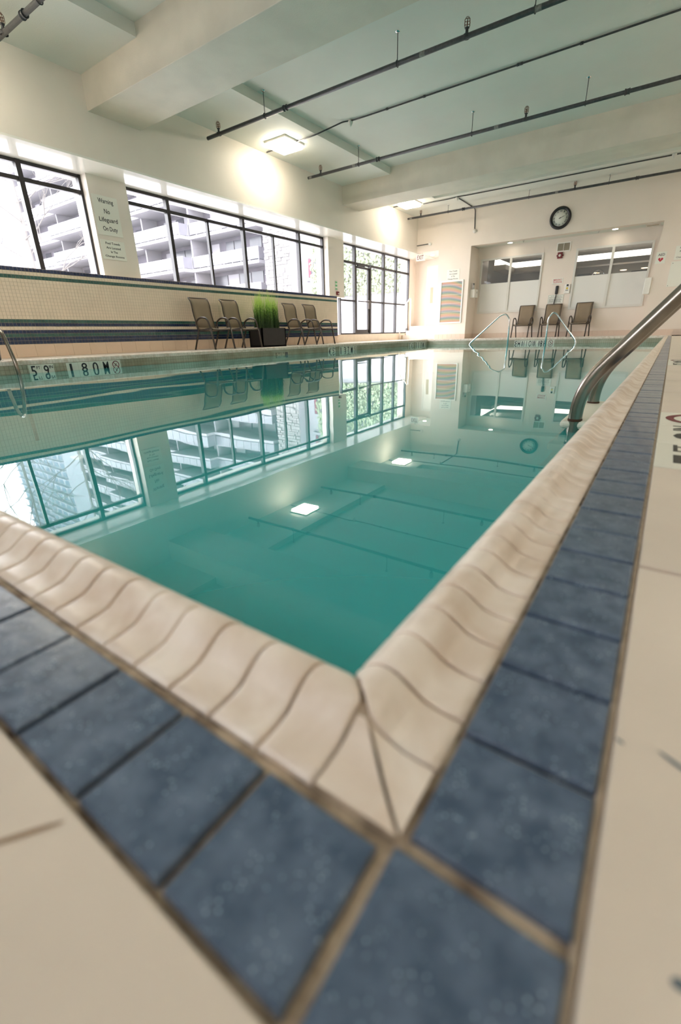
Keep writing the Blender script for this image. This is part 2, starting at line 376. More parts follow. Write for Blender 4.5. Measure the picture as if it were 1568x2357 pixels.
# ------------------------------------------------------------------ floor (deck)
fb = MB()
fb.box((CX+.001, YB, -.35), (XR, YC+1.2, -.006))
fb.box((XL-.09, YB, -.35), (CX+.001, CY-.001, -.006))
fb.box((-9.3, YB, -.35), (XL-NOSE-.001, YC+1.7, -.006))
fb.box((XL-NOSE-.001, YF+NOSE+.001, -.35), (CX+.001, YC+1.2, -.006))
floor = tag(fb.build('floor', 'groutdark'), 'cream tiled pool deck running round the pool', None, None, 'structure')
T16 = .407
def dtile(x0, y0, x1, y1, g=.0035, name='deck_tile', mt='beige', t=.006):
    mb = MB(); mb.tile((0,0,0), (1,0,0), (0,1,0), (0,0,1), x1-x0-2*g, y1-y0-2*g, t, .0012, 0)
    return mb, (x0+g, y0+g, -.006)
me16 = None
def put16(x, y):
    global me16
    mb, l = dtile(x, y, x+T16, y+T16)
    if me16 is None: me16 = mb.mesh('deck_tile', 'beige')
    link('deck_tile', me16, floor, l)
def putd(x0, y0, x1, y1, mt='beige', name='deck_tile'):
    mb, l = dtile(x0, y0, x1, y1); return link(name, mb.mesh(name, mt), floor, l)
# right-hand side: columns beside the border; sign tiles interrupt the first column
x0 = BXO
for k in range(5): put16(x0-T16*k, BYO-T16); put16(x0-T16*k, BYO-2*T16)
put16(x0+T16, BYO-T16); put16(x0+T16, BYO-2*T16)
y = .8826-2*T16
rows = []
while y < YF-.2: rows.append(y); y += T16
signs = []
for r in rows:
    put16(x0+T16, r)
def sign_tiles(ys, ring_on):
    putd(x0+.2075, ys, x0+T16, ys+.415); out = []
    a = putd(x0, ys, x0+.2075, ys+.2075, 'marker', 'marker_tile'); b = putd(x0, ys+.2075, x0+.2075, ys+.415, 'marker', 'marker_tile')
    O = (0, 1, 0); Vv = (-1, 0, 0)
    def gl(t, p, yy, ww, hh, xt=.045):
        g = glyphs('lettering', t, (xt+hh, yy, 0), O, Vv, ww, hh, 'inkdeck', None, (0,0,1), .0006); g.parent = p; g.location = -Vector(p.location)
    gl('5', a, ys+.0275, .078, .13); gl('FT', a, ys+.130, .058, .045)
    gl('9', b, ys+.2465, .082, .13); gl('IN', b, ys+.350, .060, .045)
    if ring_on:
        c = putd(x0, ys+.415, x0+.2075, ys+.6275, 'marker', 'marker_tile'); putd(x0+.2075, ys+.415, x0+T16, ys+.6275)
        o = no_diving(None, (.115, ys+.5225, -.0015), (0,1,0), (-1,0,0), (0,0,1), .086); o.parent = c; o.location = -Vector(c.location)
sign_tiles(.8826, True)
sign_tiles(3.46, True)
putd(x0, .8826-T16, x0+T16, .8826); putd(x0, .8826-2*T16, x0+T16, .8826-T16)
putd(x0, 1.51, x0+T16, 1.51+.48); putd(x0, 1.99, x0+T16, 2.47); putd(x0, 2.47, x0+T16, 2.965); putd(x0, 2.965, x0+T16, 3.46)
y = 4.0875
while y < YC-.1: put16(x0, y); y += T16
M['smudge'] = mat('blue_grey_smudge', (.12, .16, .19), .7); M['rubmark'] = mat('brown_rub_mark', (.30, .20, .12), .7)
for (cx_, cy_, a_, L_, W_, mt_) in ((.046, .236, -.5, .018, .0028, 'smudge'), (.0205, .236, -.5, .005, .002, 'smudge'), (-.205, .024, .95, .035, .003, 'rubmark'), (.047, .133, .3, .006, .004, 'smudge')):
    q = [(cx_+math.cos(a_)*L_/2*math.cos(t)-math.sin(a_)*W_/2*math.sin(t), cy_+math.sin(a_)*L_/2*math.cos(t)+math.cos(a_)*W_/2*math.sin(t), .0004) for t in [2*PI*i/14 for i in range(14)]]
    mb = MB(); mb.face(q); mb.build('scuff_mark', mt_, floor)
# the deck seen only edge-on: one joined mesh
mb = MB()
def patch(xa, xb, ya, yb, s=T16):
    nx = max(1, round((xb-xa)/s)); ny = max(1, round((yb-ya)/s)); sx = (xb-xa)/nx; sy = (yb-ya)/ny
    for i in range(nx):
        for j in range(ny):
            mb.tile((xa+sx*i+.003, ya+sy*j+.003, -.006), (1,0,0), (0,1,0), (0,0,1), sx-.006, sy-.006, .006, .0012, 0)
patch(XW, XL-NOSE-.004, .1, YC); patch(-8.9, XW, 12.25, YC); patch(XL-NOSE-.004, x0, YF+NOSE+.004, YC); patch(x0+2*T16, XR, -2.2, YC)
patch(-6.1, -.75, YC, YN); patch(x0, x0+2*T16, rows[-1]+T16, YC)
patch(-8.9, x0-5*T16, -.9, BYO, T16)
o = mb.build('deck_tiles', 'deckfar', floor); o['kind'] = 'stuff'

# ------------------------------------------------------------------ pool
pool = empty('swimming_pool', 'indoor swimming pool with pale rounded coping and teal water', 'pool')
mb = MB(); D = -1.75; xr = CX-NOSE; yn = CY+NOSE
zt = -.05
mb.face([(xr, yn, D), (XL, yn, D), (XL, YF, D+.7), (xr, YF, D+.7)][::-1])
mb.face([(xr, yn, zt), (xr, yn, D), (xr, YF, D+.7), (xr, YF, zt)])
mb.face([(XL, yn, -.35), (XL, YF, -.35), (XL, YF, D+.7), (XL, yn, D)])
mb.face([(xr, yn, zt), (XL, yn, zt), (XL, yn, D), (xr, yn, D)])
mb.face([(xr, YF, -.35), (xr, YF, D+.7), (XL, YF, D+.7), (XL, YF, -.35)])
mb.build('basin', 'plaster', pool)
wt = MB(); wt.face([(XL+.001, yn+.001, WZ), (xr-.001, yn+.001, WZ), (xr-.001, YF-.001, WZ), (XL+.001, YF-.001, WZ)])
water = tag(wt.build('water', 'water'), 'calm clear teal water filling the pool', 'water', None, 'stuff')

# coping profile, u from deck edge to pool, measured from the photograph's joints
PROF = [(0,-.004),(.0005,-.0008),(.010,-.0008),(.018,0),(.0265,.0022),(.032,.0058),(.0375,.0099),(.043,.0135),(.0485,.0158),(.054,.0163),(.0595,.0150),(.066,.0112),(.0715,.0055),(.0750,-.002),(.0765,-.012),(.0765,-.046)]
def cop_piece(a0, a1, axis, sgn, g=.0011, dz=0, clip=None):
    """axis 'y': run along y, u toward -x ; axis 'x': run along x, u toward +y. clip: start grows with u (mitre)"""
    mb = MB(); L = []; n = len(PROF)
    for side in (0, 1):
        for ch in ((0, 1, 2) if side == 0 else (2, 1, 0)):
            row = []
            for u, z in PROF:
                s0 = a0+g; s1 = a1-g
                if clip is not None: s0 = max(s0, clip+u+g*1.4)
                e_ = (0, .0011, .0035)[ch]; s = s0+e_ if side == 0 else s1-e_
                zz = z+dz-(.0011, .0002, 0)[ch]
                row.append((s, u, zz))
            L.append(row)
    def pt(s, u, z):
        if axis == 'y': return (CX-u, s, z)
        return (s, CY+u, z)
    rows = L
    base = len(mb.v)
    for r in rows: mb.v += [pt(*p) for p in r]
    for k in range(5):
        for i in range(n-1):
            f = (k*n+i, k*n+i+1, (k+1)*n+i+1, (k+1)*n+i)
            if axis == 'x': f = f[::-1]
            mb.f.append(f); mb.m.append(0); mb.sm.append(True)
    # end skirts down into the joint
    for r, d in ((rows[0], 1), (rows[5], -1)):
        b = len(mb.v); mb.v += [pt(s, u, z) for s, u, z in r]+[pt(s, u-.004 if i > 10 else u, z-.006) for i, (s, u, z) in enumerate(r)]
        for i in range(n-1):
            f = (b+i, b+n+i, b+n+i+1, b+i+1)
            if d < 0: f = f[::-1]
            if axis == 'x': f = f[::-1]
            mb.f.append(f); mb.m.append(0); mb.sm.append(False)
    return mb
PR = .0395; PN = .0409
base_y = .163; base_x = -.108
def bedding():
    mb = MB(); P = [(u, z-.0035) for u, z in PROF]
    Pn = [(u-(.002 if i > 10 else 0), z) for i, (u, z) in enumerate(P)]
    for i in range(len(Pn)-1):
        (u0, z0), (u1, z1) = Pn[i], Pn[i+1]
        mb.face([(CX-u0, CY+u0, z0), (CX-u0, YF+NOSE-u0, z0), (CX-u1, YF+NOSE-u1, z1), (CX-u1, CY+u1, z1)][::-1], sm=True)
        mb.face([(CX-u0, CY+u0, z0), (XL-NOSE+u0, CY+u0, z0), (XL-NOSE+u1, CY+u1, z1), (CX-u1, CY+u1, z1)], sm=True)
    return mb
bedding().build('coping_bed', 'groutdark', pool)
jit = random.Random(3)
y = base_y; cnt = 0
far_mb = MB()
def absorb(dst, src):
    b = len(dst.v); dst.v += src.v; dst.f += [tuple(i+b for i in f) for f in src.f]; dst.m += src.m; dst.sm += src.sm
while y < YF-.05:
    p = cop_piece(y, y+PR, 'y', 1, dz=jit.uniform(-.00025, .00025), clip=CY if cnt < 2 else None, g=jit.uniform(.0010, .0017))
    if cnt < 200: p.build('coping_tile', 'coping', pool)
    else: absorb(far_mb, p)
    y += PR; cnt += 1
x = base_x; cnt = 0
while x > XL-.02:
    p = cop_piece(-x, -x+PN, 'x', 1, dz=jit.uniform(-.00025, .00025), clip=-CX if cnt < 2 else None, g=jit.uniform(.0010, .0017))
    p.v = [(-a, b, c) for a, b, c in p.v]; p.f = [f[::-1] for f in p.f]
    if cnt < 40: p.build('coping_tile', 'coping', pool)
    else: absorb(far_mb, p)
    x -= PN; cnt += 1
# inside corner: two wedge pieces meeting along the mitre
zfun = lambda u: next((z0+(z1-z0)*(u-u0)/(u1-u0) for (u0, z0), (u1, z1) in zip(PROF[1:], PROF[2:]) if u0 <= u <= u1), 0)
for side in (0, 1):
    mb = MB(); us = [.0008, .01, .02, .03, .038, .0425]; lim = (base_y-CY if side == 0 else -(base_x)+CX)-.001
    for i in range(len(us)-1):
        a, c = us[i], us[i+1]; q = []
        for u, s in ((a, a+.0016), (c, min(lim, c+.0016)), (c, lim), (a, lim)):
            z = zfun(u)*.75+.0002
            q.append((CX-u, CY+s, z) if side == 0 else (CX-s, CY+u, z))
        mb.face(q if side else q[::-1], sm=True)
    mb.build('coping_corner', 'coping', pool)
# left and far sides of the pool: the same nosing, seen across the water
for u0, z0 in ():
    pass
def far_run():
    mb = MB(); n = len(PROF)
    L0 = int((YF-CY)/PR); s = (YF-CY)/L0
    for k in range(L0):
        a, b = CY+k*s+.001, CY+(k+1)*s-.001
        for i in range(n-1):
            (u0, z0), (u1, z1) = PROF[i], PROF[i+1]
            mb.face([(XL-NOSE+u0, a, z0), (XL-NOSE+u1, a, z1), (XL-NOSE+u1, b, z1), (XL-NOSE+u0, b, z0)], sm=True)
    L0 = int((CX-XL)/PR); s = (CX-XL)/L0
    for k in range(L0):
        a, b = XL+k*s+.001, XL+(k+1)*s-.001
        for i in range(n-1):
            (u0, z0), (u1, z1) = PROF[i], PROF[i+1]
            mb.face([(a, YF+NOSE-u0, z0), (a, YF+NOSE-u1, z1), (b, YF+NOSE-u1, z1), (b, YF+NOSE-u0, z0)], sm=True)
    return mb
absorb(far_mb, far_run())
o = far_mb.build('coping_tiles', 'coping', pool); o['kind'] = 'stuff'
for (a, b) in (((XL-NOSE, CY, -.05), (XL-.003, YF+NOSE, -.006)), ((XL, YF+.003, -.05), (CX, YF+NOSE, -.006))):
    MB().box(a, b).build('coping_bed', 'grout', pool)
# waterline mosaic on left, far, near and right faces
gm = MB(); tm = MB(); P2 = .0508; ztop = -.0475
nr = 6
holes = [(7.45, 7.815, -.25, -.098)]
for r in range(nr):
    z1 = ztop-r*P2; z0 = z1-P2
    k = 0; yy = yn
    while yy < YF-.01:
        y1 = min(yy+P2, YF)
        inh = any(yy < h[1]-.01 and y1 > h[0]+.01 and z0 < h[3]-.01 and z1 > h[2] for h in holes)
        if not inh: tm.tile((XL, yy+.0016, z0+.0016), (0,1,0), (0,0,1), (1,0,0), y1-yy-.0032, P2-.0032, .004, .0008, 0)
        yy += P2
    xx = XL
    while xx < xr-.01:
        x1 = min(xx+P2, xr); tm.tile((xx+.0016, YF, z0+.0016), (1,0,0), (0,0,1), (0,-1,0), x1-xx-.0032, P2-.0032, .004, .0008, 0); xx += P2
o = tm.build('waterline_tiles', 'ledge', pool); o['kind'] = 'stuff'
mb = MB(); mb.box((XL-.004, yn, ztop-nr*P2), (XL+.001, 7.45, ztop+.002)); mb.box((XL-.004, 7.815, ztop-nr*P2), (XL+.001, YF, ztop+.002))
mb.box((XL-.004, 7.45, -.098), (XL+.001, 7.815, ztop+.002))
mb.box((XL, YF-.001, ztop-nr*P2), (xr, YF+.004, ztop+.002)); mb.build('waterline_grout', 'ledgeg', pool)
sk = MB(); a, b, c, d = 7.45, 7.815, -.25, -.098
for q in ([(XL,a,d),(XL-.18,a,d),(XL-.18,a,c),(XL,a,c)], [(XL,b,d),(XL,b,c),(XL-.18,b,c),(XL-.18,b,d)], [(XL-.18,a,d),(XL-.18,b,d),(XL-.18,b,c),(XL-.18,a,c)], [(XL,a,d),(XL,b,d),(XL-.18,b,d),(XL-.18,a,d)]): sk.face(q)
sk.build('skimmer_mouth', 'skim', pool)
# depth markers
def marker(ys, w, texts, ring_w=None, zt2=-.052, h=.178):
    n = len(texts); U = (0,1,0); V = (0,0,1); N = (1,0,0)
    for i, t in enumerate(texts):
        mb = MB(); mb.tile((XL+.003, ys+i*w+.001, zt2-h), U, V, N, w-.002, h, .004, .0008, 0); p = mb.build('marker_tile', 'marker', pool)
        fx = XL+.0072
        if t == 'o': no_diving(p, (fx, ys+(i+.5)*w, -.116), U, V, N, .054)
        elif isinstance(t, tuple):
            glyphs('digit', t[0], (fx, ys+i*w+.026, -.196), U, V, .062, .131, 'ink', p, N); glyphs('lettering', t[1], (fx, ys+i*w+.098, -.108), U, V, .046, .038, 'ink', p, N)
        else: glyphs('digit', t, (fx, ys+i*w+w*.27, -.196), U, V, w*(.52 if t != '1' else .2), .131, 'ink', p, N)
marker(2.652, .157, [('5','FT'), ('9','IN')])
marker(3.131, .159, ['1', '8', '0', 'M', 'o'])
marker(9.306, .155, [('4','FT'), ('5','IN')])
marker(9.792, .159, ['1', '3', '7', 'M', 'o'])
marker(13.665, .170, [('3','FT'), ('6','IN')])
marker(14.176, .162, ['1', '1', '0', 'M', 'o'])
U = (1,0,0); V = (0,0,1); N = (0,-1,0)
sw = (3.945-3.035)/6
for i in range(6):
    mb = MB(); mb.tile((-3.945+i*sw+.001, YF-.003, -.25), U, V, N, sw-.002, .19, .004, .0008, 0); mb.build('marker_tile', 'marker', pool)
for t, xa, ww in (('S',-3.93,.07),('H',-3.84,.07),('A',-3.745,.075),('L',-3.66,.045),('L',-3.585,.045),('O',-3.52,.08),('W',-3.42,.11),('A',-3.26,.075),('R',-3.18,.07),('E',-3.095,.065)):
    g = glyphs('letter', t, (xa, YF-.0072, -.212), U, V, ww, .137, 'ink', pool, N)
mb = MB(); mb.tile((-3.005, YF-.003, -.25), U, V, N, .21, .20, .004, .0008, 0); p = mb.build('marker_tile', 'marker', pool)
no_diving(p, (-2.9, YF-.0072, -.122), U, V, N, .062)

# ------------------------------------------------------------------ blue border
border = tag(MB().box((BXI-.006, BYO-.002, -.0062), (BXO+.002, 15.1, -.0048)).box((XL, BYO-.002, -.0062), (BXI-.006, BYI+.006, -.0048)).build('trim_1', 'groutdark'),
             'dark grout bed of the blue tile border beside the coping', None, None, 'structure')
PB = .0703; jb = random.Random(5)
tmesh = [MB().tile((0,0,0), (1,0,0), (0,1,0), (0,0,1), BXO-BXI-.001, PB-.0042, .0055, .0012).mesh('border_tile', 'blue'),
         MB().tile((0,0,0), (1,0,0), (0,1,0), (0,0,1), PB-.0042, BYI-BYO-.001, .0055, .0012).mesh('border_tile', 'blue')]
y = .1235; rest = MB(); k = 0
while y < YF-.02:
    dz = jb.uniform(-.0004, .0006)
    if k < 170: link('border_tile', tmesh[0], border, (BXI, y+.0021, -.0052+dz))
    else: rest.tile((BXI, y+.0021, -.0052), (1,0,0), (0,1,0), (0,0,1), BXO-BXI-.001, PB-.0042, .0055, .0012)
    y += PB; k += 1
mb = MB().tile((0,0,0), (1,0,0), (0,1,0), (0,0,1), BXO+.0565, .1195-BYO-.002, .0055, .0012).build('border_tile', 'blue', border); mb.location = (-.0575, BYO+.0005, -.0052)
x = -.0625
k = 0
while x > XL:
    dz = jb.uniform(-.0004, .0006)
    if k < 30: link('border_tile', tmesh[1], border, (x-PB+.0021, BYO+.0005, -.0052+dz))
    else: rest.tile((x-PB+.0021, BYO+.0005, -.0052), (1,0,0), (0,1,0), (0,0,1), PB-.0042, BYI-BYO-.001, .0055, .0012)
    x -= PB; k += 1
o = rest.build('border_tiles', 'blue', border); o['kind'] = 'stuff'
# pale grout fillets beside the strips (rounded bead next to the deck tile edge)
MB().tube([(BXO+.001, BYO, -.0038), (BXO+.001, 15, -.0038)], .0022, 6).build('grout_bead', 'grout', border)

# ------------------------------------------------------------------ left wall
wl = empty('wall_left', 'left wall with tiled dado, window pillars and cream bulkhead', None, kind='structure')
MB().box((XU, YB, ZS), (-9.3, YC+.2, 4.4)).build('bulkhead', 'wall', wl)
MB().box((XU-.001, YB, ZS-.03), (-9.3, YE, ZS)).build('soffit', 'soffit', wl)
MB().box((-9.3, YC+.2, ZS), (XU, YE+.3, 4.4)).build('bulkhead', 'wall', wl)
DT = 1.324; YD = 12.22
MB().box((XW, YB, -.02), (-9.1, YD, DT-.004)).build('dado', 'groutmos', wl)
ROW = .0535; zb = .2
COLS = {0:'navy'}
cols = ['navy','navy','green','navy','cream','navy','green']+['cream']*11+['green','cream','navy']
mats = {'navy':0, 'green':1, 'cream':2}
mos = MB()
for r, c in enumerate(cols):
    z0 = zb+r*ROW
    yy = YD-ROW
    while yy > .6:
        mos.tile((XW, yy+.0018, z0+.0018), (0,1,0), (0,0,1), (1,0,0), ROW-.0036, ROW-.0036, .004, .0008, mats[c]); yy -= ROW
for r, c in enumerate(cols):
    xx = XW-.003
    z0 = zb+r*ROW
    for k in range(8): mos.tile((XW-ROW*(k+1)+.0018, YD, z0+.0018), (1,0,0), (0,0,1), (0,1,0), ROW-.0036, ROW-.0036, .003, .0008, mats[c])
for k in range(int((YD-.6)/ROW)):
    for j in range(6): mos.tile((XW-ROW*(j+1)+.002, YD-ROW*(k+1)+.002, DT-.004), (1,0,0), (0,1,0), (0,0,1), ROW-.004, ROW-.004, .004, .0008, 2)
o = mos.build('mosaic_tiles', ['navy', 'green', 'cream'], wl); o['kind'] = 'stuff'
bm_ = MB().tile((0,0,0), (0,1,0), (0,0,1), (1,0,0), .297, .192, .006, .0015).mesh('base_tile', 'creambase')
y = YD-.3
while y > .5: link('base_tile', bm_, wl, (XW, y+.0015, .004)); y -= .3
MB().box((XW, YD-.0, 0), (-9.1, YD+.02, DT)).build('dado_end', 'creambase', wl)
for (a, b) in ((5.05, 5.78), (12.04, 12.84), (-2.4, 0.9)):
    MB().box((-8.74, a, DT if b < 12.9 else 0), (-9.2, b, ZS-.03)).build('pillar', 'wall', wl)
# lower plinth and jambs near the glass doors
MB().box((-8.80, 12.2, 0), (-9.3, 17.75, .235)).build('plinth', 'cream', wl)
MB().box((XN+.02, 17.68, 0), (-9.3, YE+.3, ZS)).build('wall_return', 'wallfar', wl)
MB().box((-9.1, -2.4, DT), (-9.3, .9, ZS)).build('wall_return', 'wall', wl)

# windows
def hbar(mb, y0, y1, z, t=.05, d=.07): mb.box((XN-d/2, y0, z-t/2), (XN+d/2, y1, z+t/2))
def vbar(mb, y, z0, z1, t=.05, d=.09): mb.box((XN-d/2, y-t/2, z0), (XN+d/2, y+t/2, z1))
def window(name, label, y0, y1, z0, z1, muls, small, tz, panes):
    t = empty(name, label, None, (0,0,0), kind='structure')
    f = MB(); hbar(f, y0, y1, z0+.02); hbar(f, y0, y1, z1-.025); vbar(f, y0+.02, z0, z1); vbar(f, y1-.02, z0, z1)
    f.build('window_frame', 'frame', t)
    hb = MB(); hbar(hb, y0, y1, tz, .06); hb.build('transom', 'frame', t)
    for y in muls: mb = MB(); vbar(mb, y, z0, z1, .075, .1); mb.build('mullion', 'frame', t)
    for y in small: mb = MB(); vbar(mb, y, z0, tz, .05, .07); mb.build('mullion', 'frame', t)
    ys = sorted([y0, y1]+list(muls)+list(small)); yt = sorted([y0, y1]+list(muls))
    for a, b in zip(ys, ys[1:]): MB().box((XN-.004, a+.02, z0+.02), (XN+.004, b-.02, tz-.02)).build('pane', 'glass', t)
    for a, b in zip(yt, yt[1:]): MB().box((XN-.004, a+.02, tz+.02), (XN+.004, b-.02, z1-.02)).build('pane', 'glass', t)
    return t
window('window_1', 'dark framed window left of the warning sign pillar', .9, 5.05, DT, ZS-.03, [2.08, 4.08], [3.07], 2.63, 0)
window('window_2', 'long dark framed window between the two pillars above the chairs', 5.78, 12.04, DT, ZS-.03, [6.765, 8.85, 10.93], [7.77, 9.89], 2.64, 0)
t = empty('window_3', 'floor length dark framed glazing around the glass door', None, kind='structure')
f = MB(); hbar(f, 12.84, 17.66, .255); hbar(f, 12.84, 17.66, ZS-.055); vbar(f, 17.63, .235, ZS-.03); vbar(f, 12.86, .235, ZS-.03); f.build('window_frame', 'frame', t)
for y, tt in ((13.75, .1), (15.66, .1), (16.60, .075)): mb = MB(); vbar(mb, y, .235, ZS-.03, tt, .1); mb.build('mullion', 'frame', t)
mb = MB(); hbar(mb, 12.84, 17.66, 2.385, .07); mb.build('transom', 'frame', t)
mb = MB(); hbar(mb, 12.84, 13.72, 1.27); hbar(mb, 14.72, 17.66, 1.28, .055); mb.build('mid_rail', 'frame', t)
for a, b, c, d in ((12.88,13.7,.28,1.25),(12.88,13.7,1.3,2.35),(12.88,13.7,2.42,2.85),(13.8,15.6,2.42,2.85),(15.7,16.56,2.42,2.85),(16.64,17.6,2.42,2.85),(14.76,15.6,.28,1.25),(14.76,15.6,1.31,2.35),(15.7,16.56,.28,1.25),(15.7,16.56,1.31,2.35),(16.64,17.6,.28,1.25),(16.64,17.6,1.31,2.35)):
    MB().box((XN-.004, a, c), (XN+.004, b, d)).build('pane', 'glass', t)
dr = empty('door_1', 'dark framed glass exit door with push bar in the left glazing', None, kind='structure')
f = MB(); hbar(f, 13.8, 14.64, 2.29, .06, .06); hbar(f, 13.8, 14.64, .33, .11, .06); vbar(f, 13.83, .28, 2.32, .06, .06); vbar(f, 14.62, .28, 2.32, .10, .06); vbar(f, 14.72, .24, 2.36, .09, .1); f.build('door_frame', 'frame', dr)
MB().box((XN-.004, 13.86, .38), (XN+.004, 14.58, 2.26)).build('pane', 'glass', dr)
mb = MB(); mb.box((XN+.03, 14.5, 1.24), (XN+.12, 14.66, 1.32)); mb.box((XN+.03, 14.55, 1.05), (XN+.07, 14.65, 1.24)); mb.tube([(XN+.09, 13.85, 1.27), (XN+.09, 14.5, 1.27)], .016, 8)
o = mb.build('push_bar', ['chairf'], dr)
mb = MB(); mb.box((XN+.03, 13.85, 2.30), (XN+.10, 14.25, 2.36)); mb.tube([(XN+.06, 14.2, 2.34), (XN+.3, 14.35, 2.36), (XN+.1, 14.55, 2.34)], .01, 6); mb.build('door_closer', 'pipe', dr)

# ------------------------------------------------------------------ ceiling and beams
ce = MB(); XS = -6.63
Y1a, Y1b, Y2a, Y2b = 4.92, 5.82, 11.9, 12.76
def slab(x0, x1, y0, y1, z, mb=ce): mb.box((x0, y0, z), (x1, y1, 4.6))
slab(-9.3, XS, YB, YE+.3, ZC); slab(XS, XR+.2, YB, 12.7, ZH); slab(XS, XR+.2, 12.7, 14.68, ZH); slab(XS, XR+.2, 14.68, YE+5, ZC)
ceil = tag(ce.build('ceiling', 'ceil'), 'pale grey green painted concrete ceiling above the pool', None, None, 'structure')
for a, b in ((Y1a, Y1b), (Y2a, Y2b)): MB().box((XU-.05, a, ZB), (XR, b, 4.5)).build('beam', 'beam', ceil, bev=.008)
MB().box((-8.1, YC+.01, ZS-.0), (XR, YE+5.2, 3.0)).build('dropped_soffit', 'ceil', ceil)
MB().box((-9.3, YC+.2, ZS-.001), (-7.2, YE+.3, ZS+.05)).build('dropped_soffit', 'ceil', ceil)

# ------------------------------------------------------------------ far wall
wf = empty('wall_far', 'cream far wall with upper bulkhead, column and chair niche', None, kind='structure')
MB().box((XU, YC, 2.905), (XR, YC+.25, 4.4)).build('bulkhead', 'wallfar', wf)
MB().box((-7.26, YC, 0), (-6.1, YE+.3, 2.905)).build('column', 'wallfar', wf)
MB().box((-.75, YC, 0), (XR, YN+.3, 2.905)).build('column', 'wallfar', wf)
nb = MB()
W1 = (-5.96, -3.95, .857, 2.54); W2 = (-2.93, -.93, .857, 2.54)
for a in ((-6.1, W1[0], 0, 2.93), (W1[1], W2[0], 0, 2.93), (W2[1], -.75, 0, 2.93), (W1[0], W1[1], 0, .857), (W1[0], W1[1], 2.54, 2.93), (W2[0], W2[1], 0, .857), (W2[0], W2[1], 2.54, 2.93)):
    nb.box((a[0], YN, a[2]), (a[1], YN+.12, a[3]))
nb.build('niche_back', 'wallfar', wf)
bt = MB()
def brow(xa, xb, yy, s=.155, h=.163):
    n = max(1, round((xb-xa)/s)); s = (xb-xa)/n
    for i in range(n): bt.tile((xa+i*s+.0015, yy, .002), (1,0,0), (0,0,1), (0,-1,0), s-.003, h-.003, .008, .001)
brow(-7.26, -6.1, YC); brow(-6.1, -.75, YN); brow(-.75, 2.5, YC)
n = 5
for i in range(n): bt.tile((-6.1, YC+i*.16+.0015, .002), (0,1,0), (0,0,1), (1,0,0), .157, .16, .008, .001)
tag(bt.build('baseboard_far', 'basefar'), 'pinkish tile baseboard along the far wall and niche', None, None, 'structure')
for nm, W, lab in (('window_4', W1, 'left half frosted interior window in the far niche'), ('window_5', W2, 'right half frosted interior window in the far niche')):
    t = empty(nm, lab, None, kind='structure'); xm = (W[0]+W[1])/2
    f = MB(); y0, y1 = YN-.03, YN+.04
    f.box((W[0]-.03, y0, W[3]-.03), (W[1]+.03, y1, W[3]+.03)); f.box((W[0]-.03, y0, W[2]-.03), (W[1]+.03, y1, W[2]+.03))
    f.box((W[0]-.03, y0, W[2]+.03), (W[0]+.025, y1, W[3]-.03)); f.box((W[1]-.025, y0, W[2]+.03), (W[1]+.03, y1, W[3]-.03)); f.box((xm-.035, y0, W[2]+.03), (xm+.035, y1, W[3]-.03))
    f.build('window_frame', 'alu', t)
    for a, b in ((W[0]+.025, xm-.035), (xm+.035, W[1]-.025)):
        MB().box((a, YN+.01, 1.785), (b, YN+.016, W[3]-.03)).build('pane', 'glass', t)
        MB().box((a, YN+.005, W[2]+.03), (b, YN+.016, 1.785)).build('frosted_pane', 'frost', t)
mb = MB(); mb.box((-3.9, YN-.03, .90), (-2.95, YN, .93)); mb.box((-3.9, YN-.02, .86), (-2.95, YN, .885)); tag(mb.build('trim_2', 'wallfar'), 'cream chair rail moulding between the two niche windows', None, None, 'structure')
# passage with steps and door on the left
pb = MB().box((-9.3, YE, 0), (-7.2, YE+.25, ZS)); pb.build('passage_back', 'wallfar', wf)
st = empty('steps', 'three white tiled steps up to the side door', 'steps', (0,0,0))
for k, (ya) in enumerate((16.95, 17.25, 17.55)):
    MB().box((-8.78, ya, .163*k), (-7.27, YE, .163*(k+1)-.01)).build('step', 'grout', st)
    for i in range(5):
        mb = MB().tile((-8.78+i*.302+.002, ya, .163*k+.002), (1,0,0), (0,0,1), (0,-1,0), .298, .155, .008, .001); mb.build('riser_tile', 'deckfar', st)
        mb = MB().tile((-8.78+i*.302+.002, ya-.006, .163*(k+1)-.01), (1,0,0), (0,1,0), (0,0,1), .298, .3 if k < 2 else .69, .01, .001); mb.build('tread_tile', 'deckfar', st)
d2 = empty('door_2', 'cream side door with a narrow glass slot above the steps', None, kind='structure')
mb = MB(); mb.box((-8.42, YE-.03, .49), (-8.34, YE, 2.58)); mb.box((-8.42, YE-.03, 2.58), (-7.3, YE, 2.66)); mb.box((-7.38, YE-.03, .49), (-7.3, YE, 2.58)); mb.build('door_frame', 'whitefar', d2)
MB().box((-8.34, YE-.02, .52), (-7.38, YE-.002, 2.58)).build('door_panel', 'whitefar', d2)
MB().box((-8.24, YE-.026, 1.33), (-8.12, YE-.02, 1.9)).build('vision_pane', 'gymbeige', d2)
hr = empty('stair_handrail', 'white metal handrail rising beside the steps', 'handrail', (-8.75, 17.0, 0))
o = MB().tube(fillet([(0,-.35,0), (0,-.35,.95), (0,.45,1.5), (0,.55,1.5), (0,.55,.5)], .08), .022, 8).build('rail', 'white', hr)
MB().box((-.02, .2, .42), (.02, .24, 1.32)).build('post', 'white', hr)

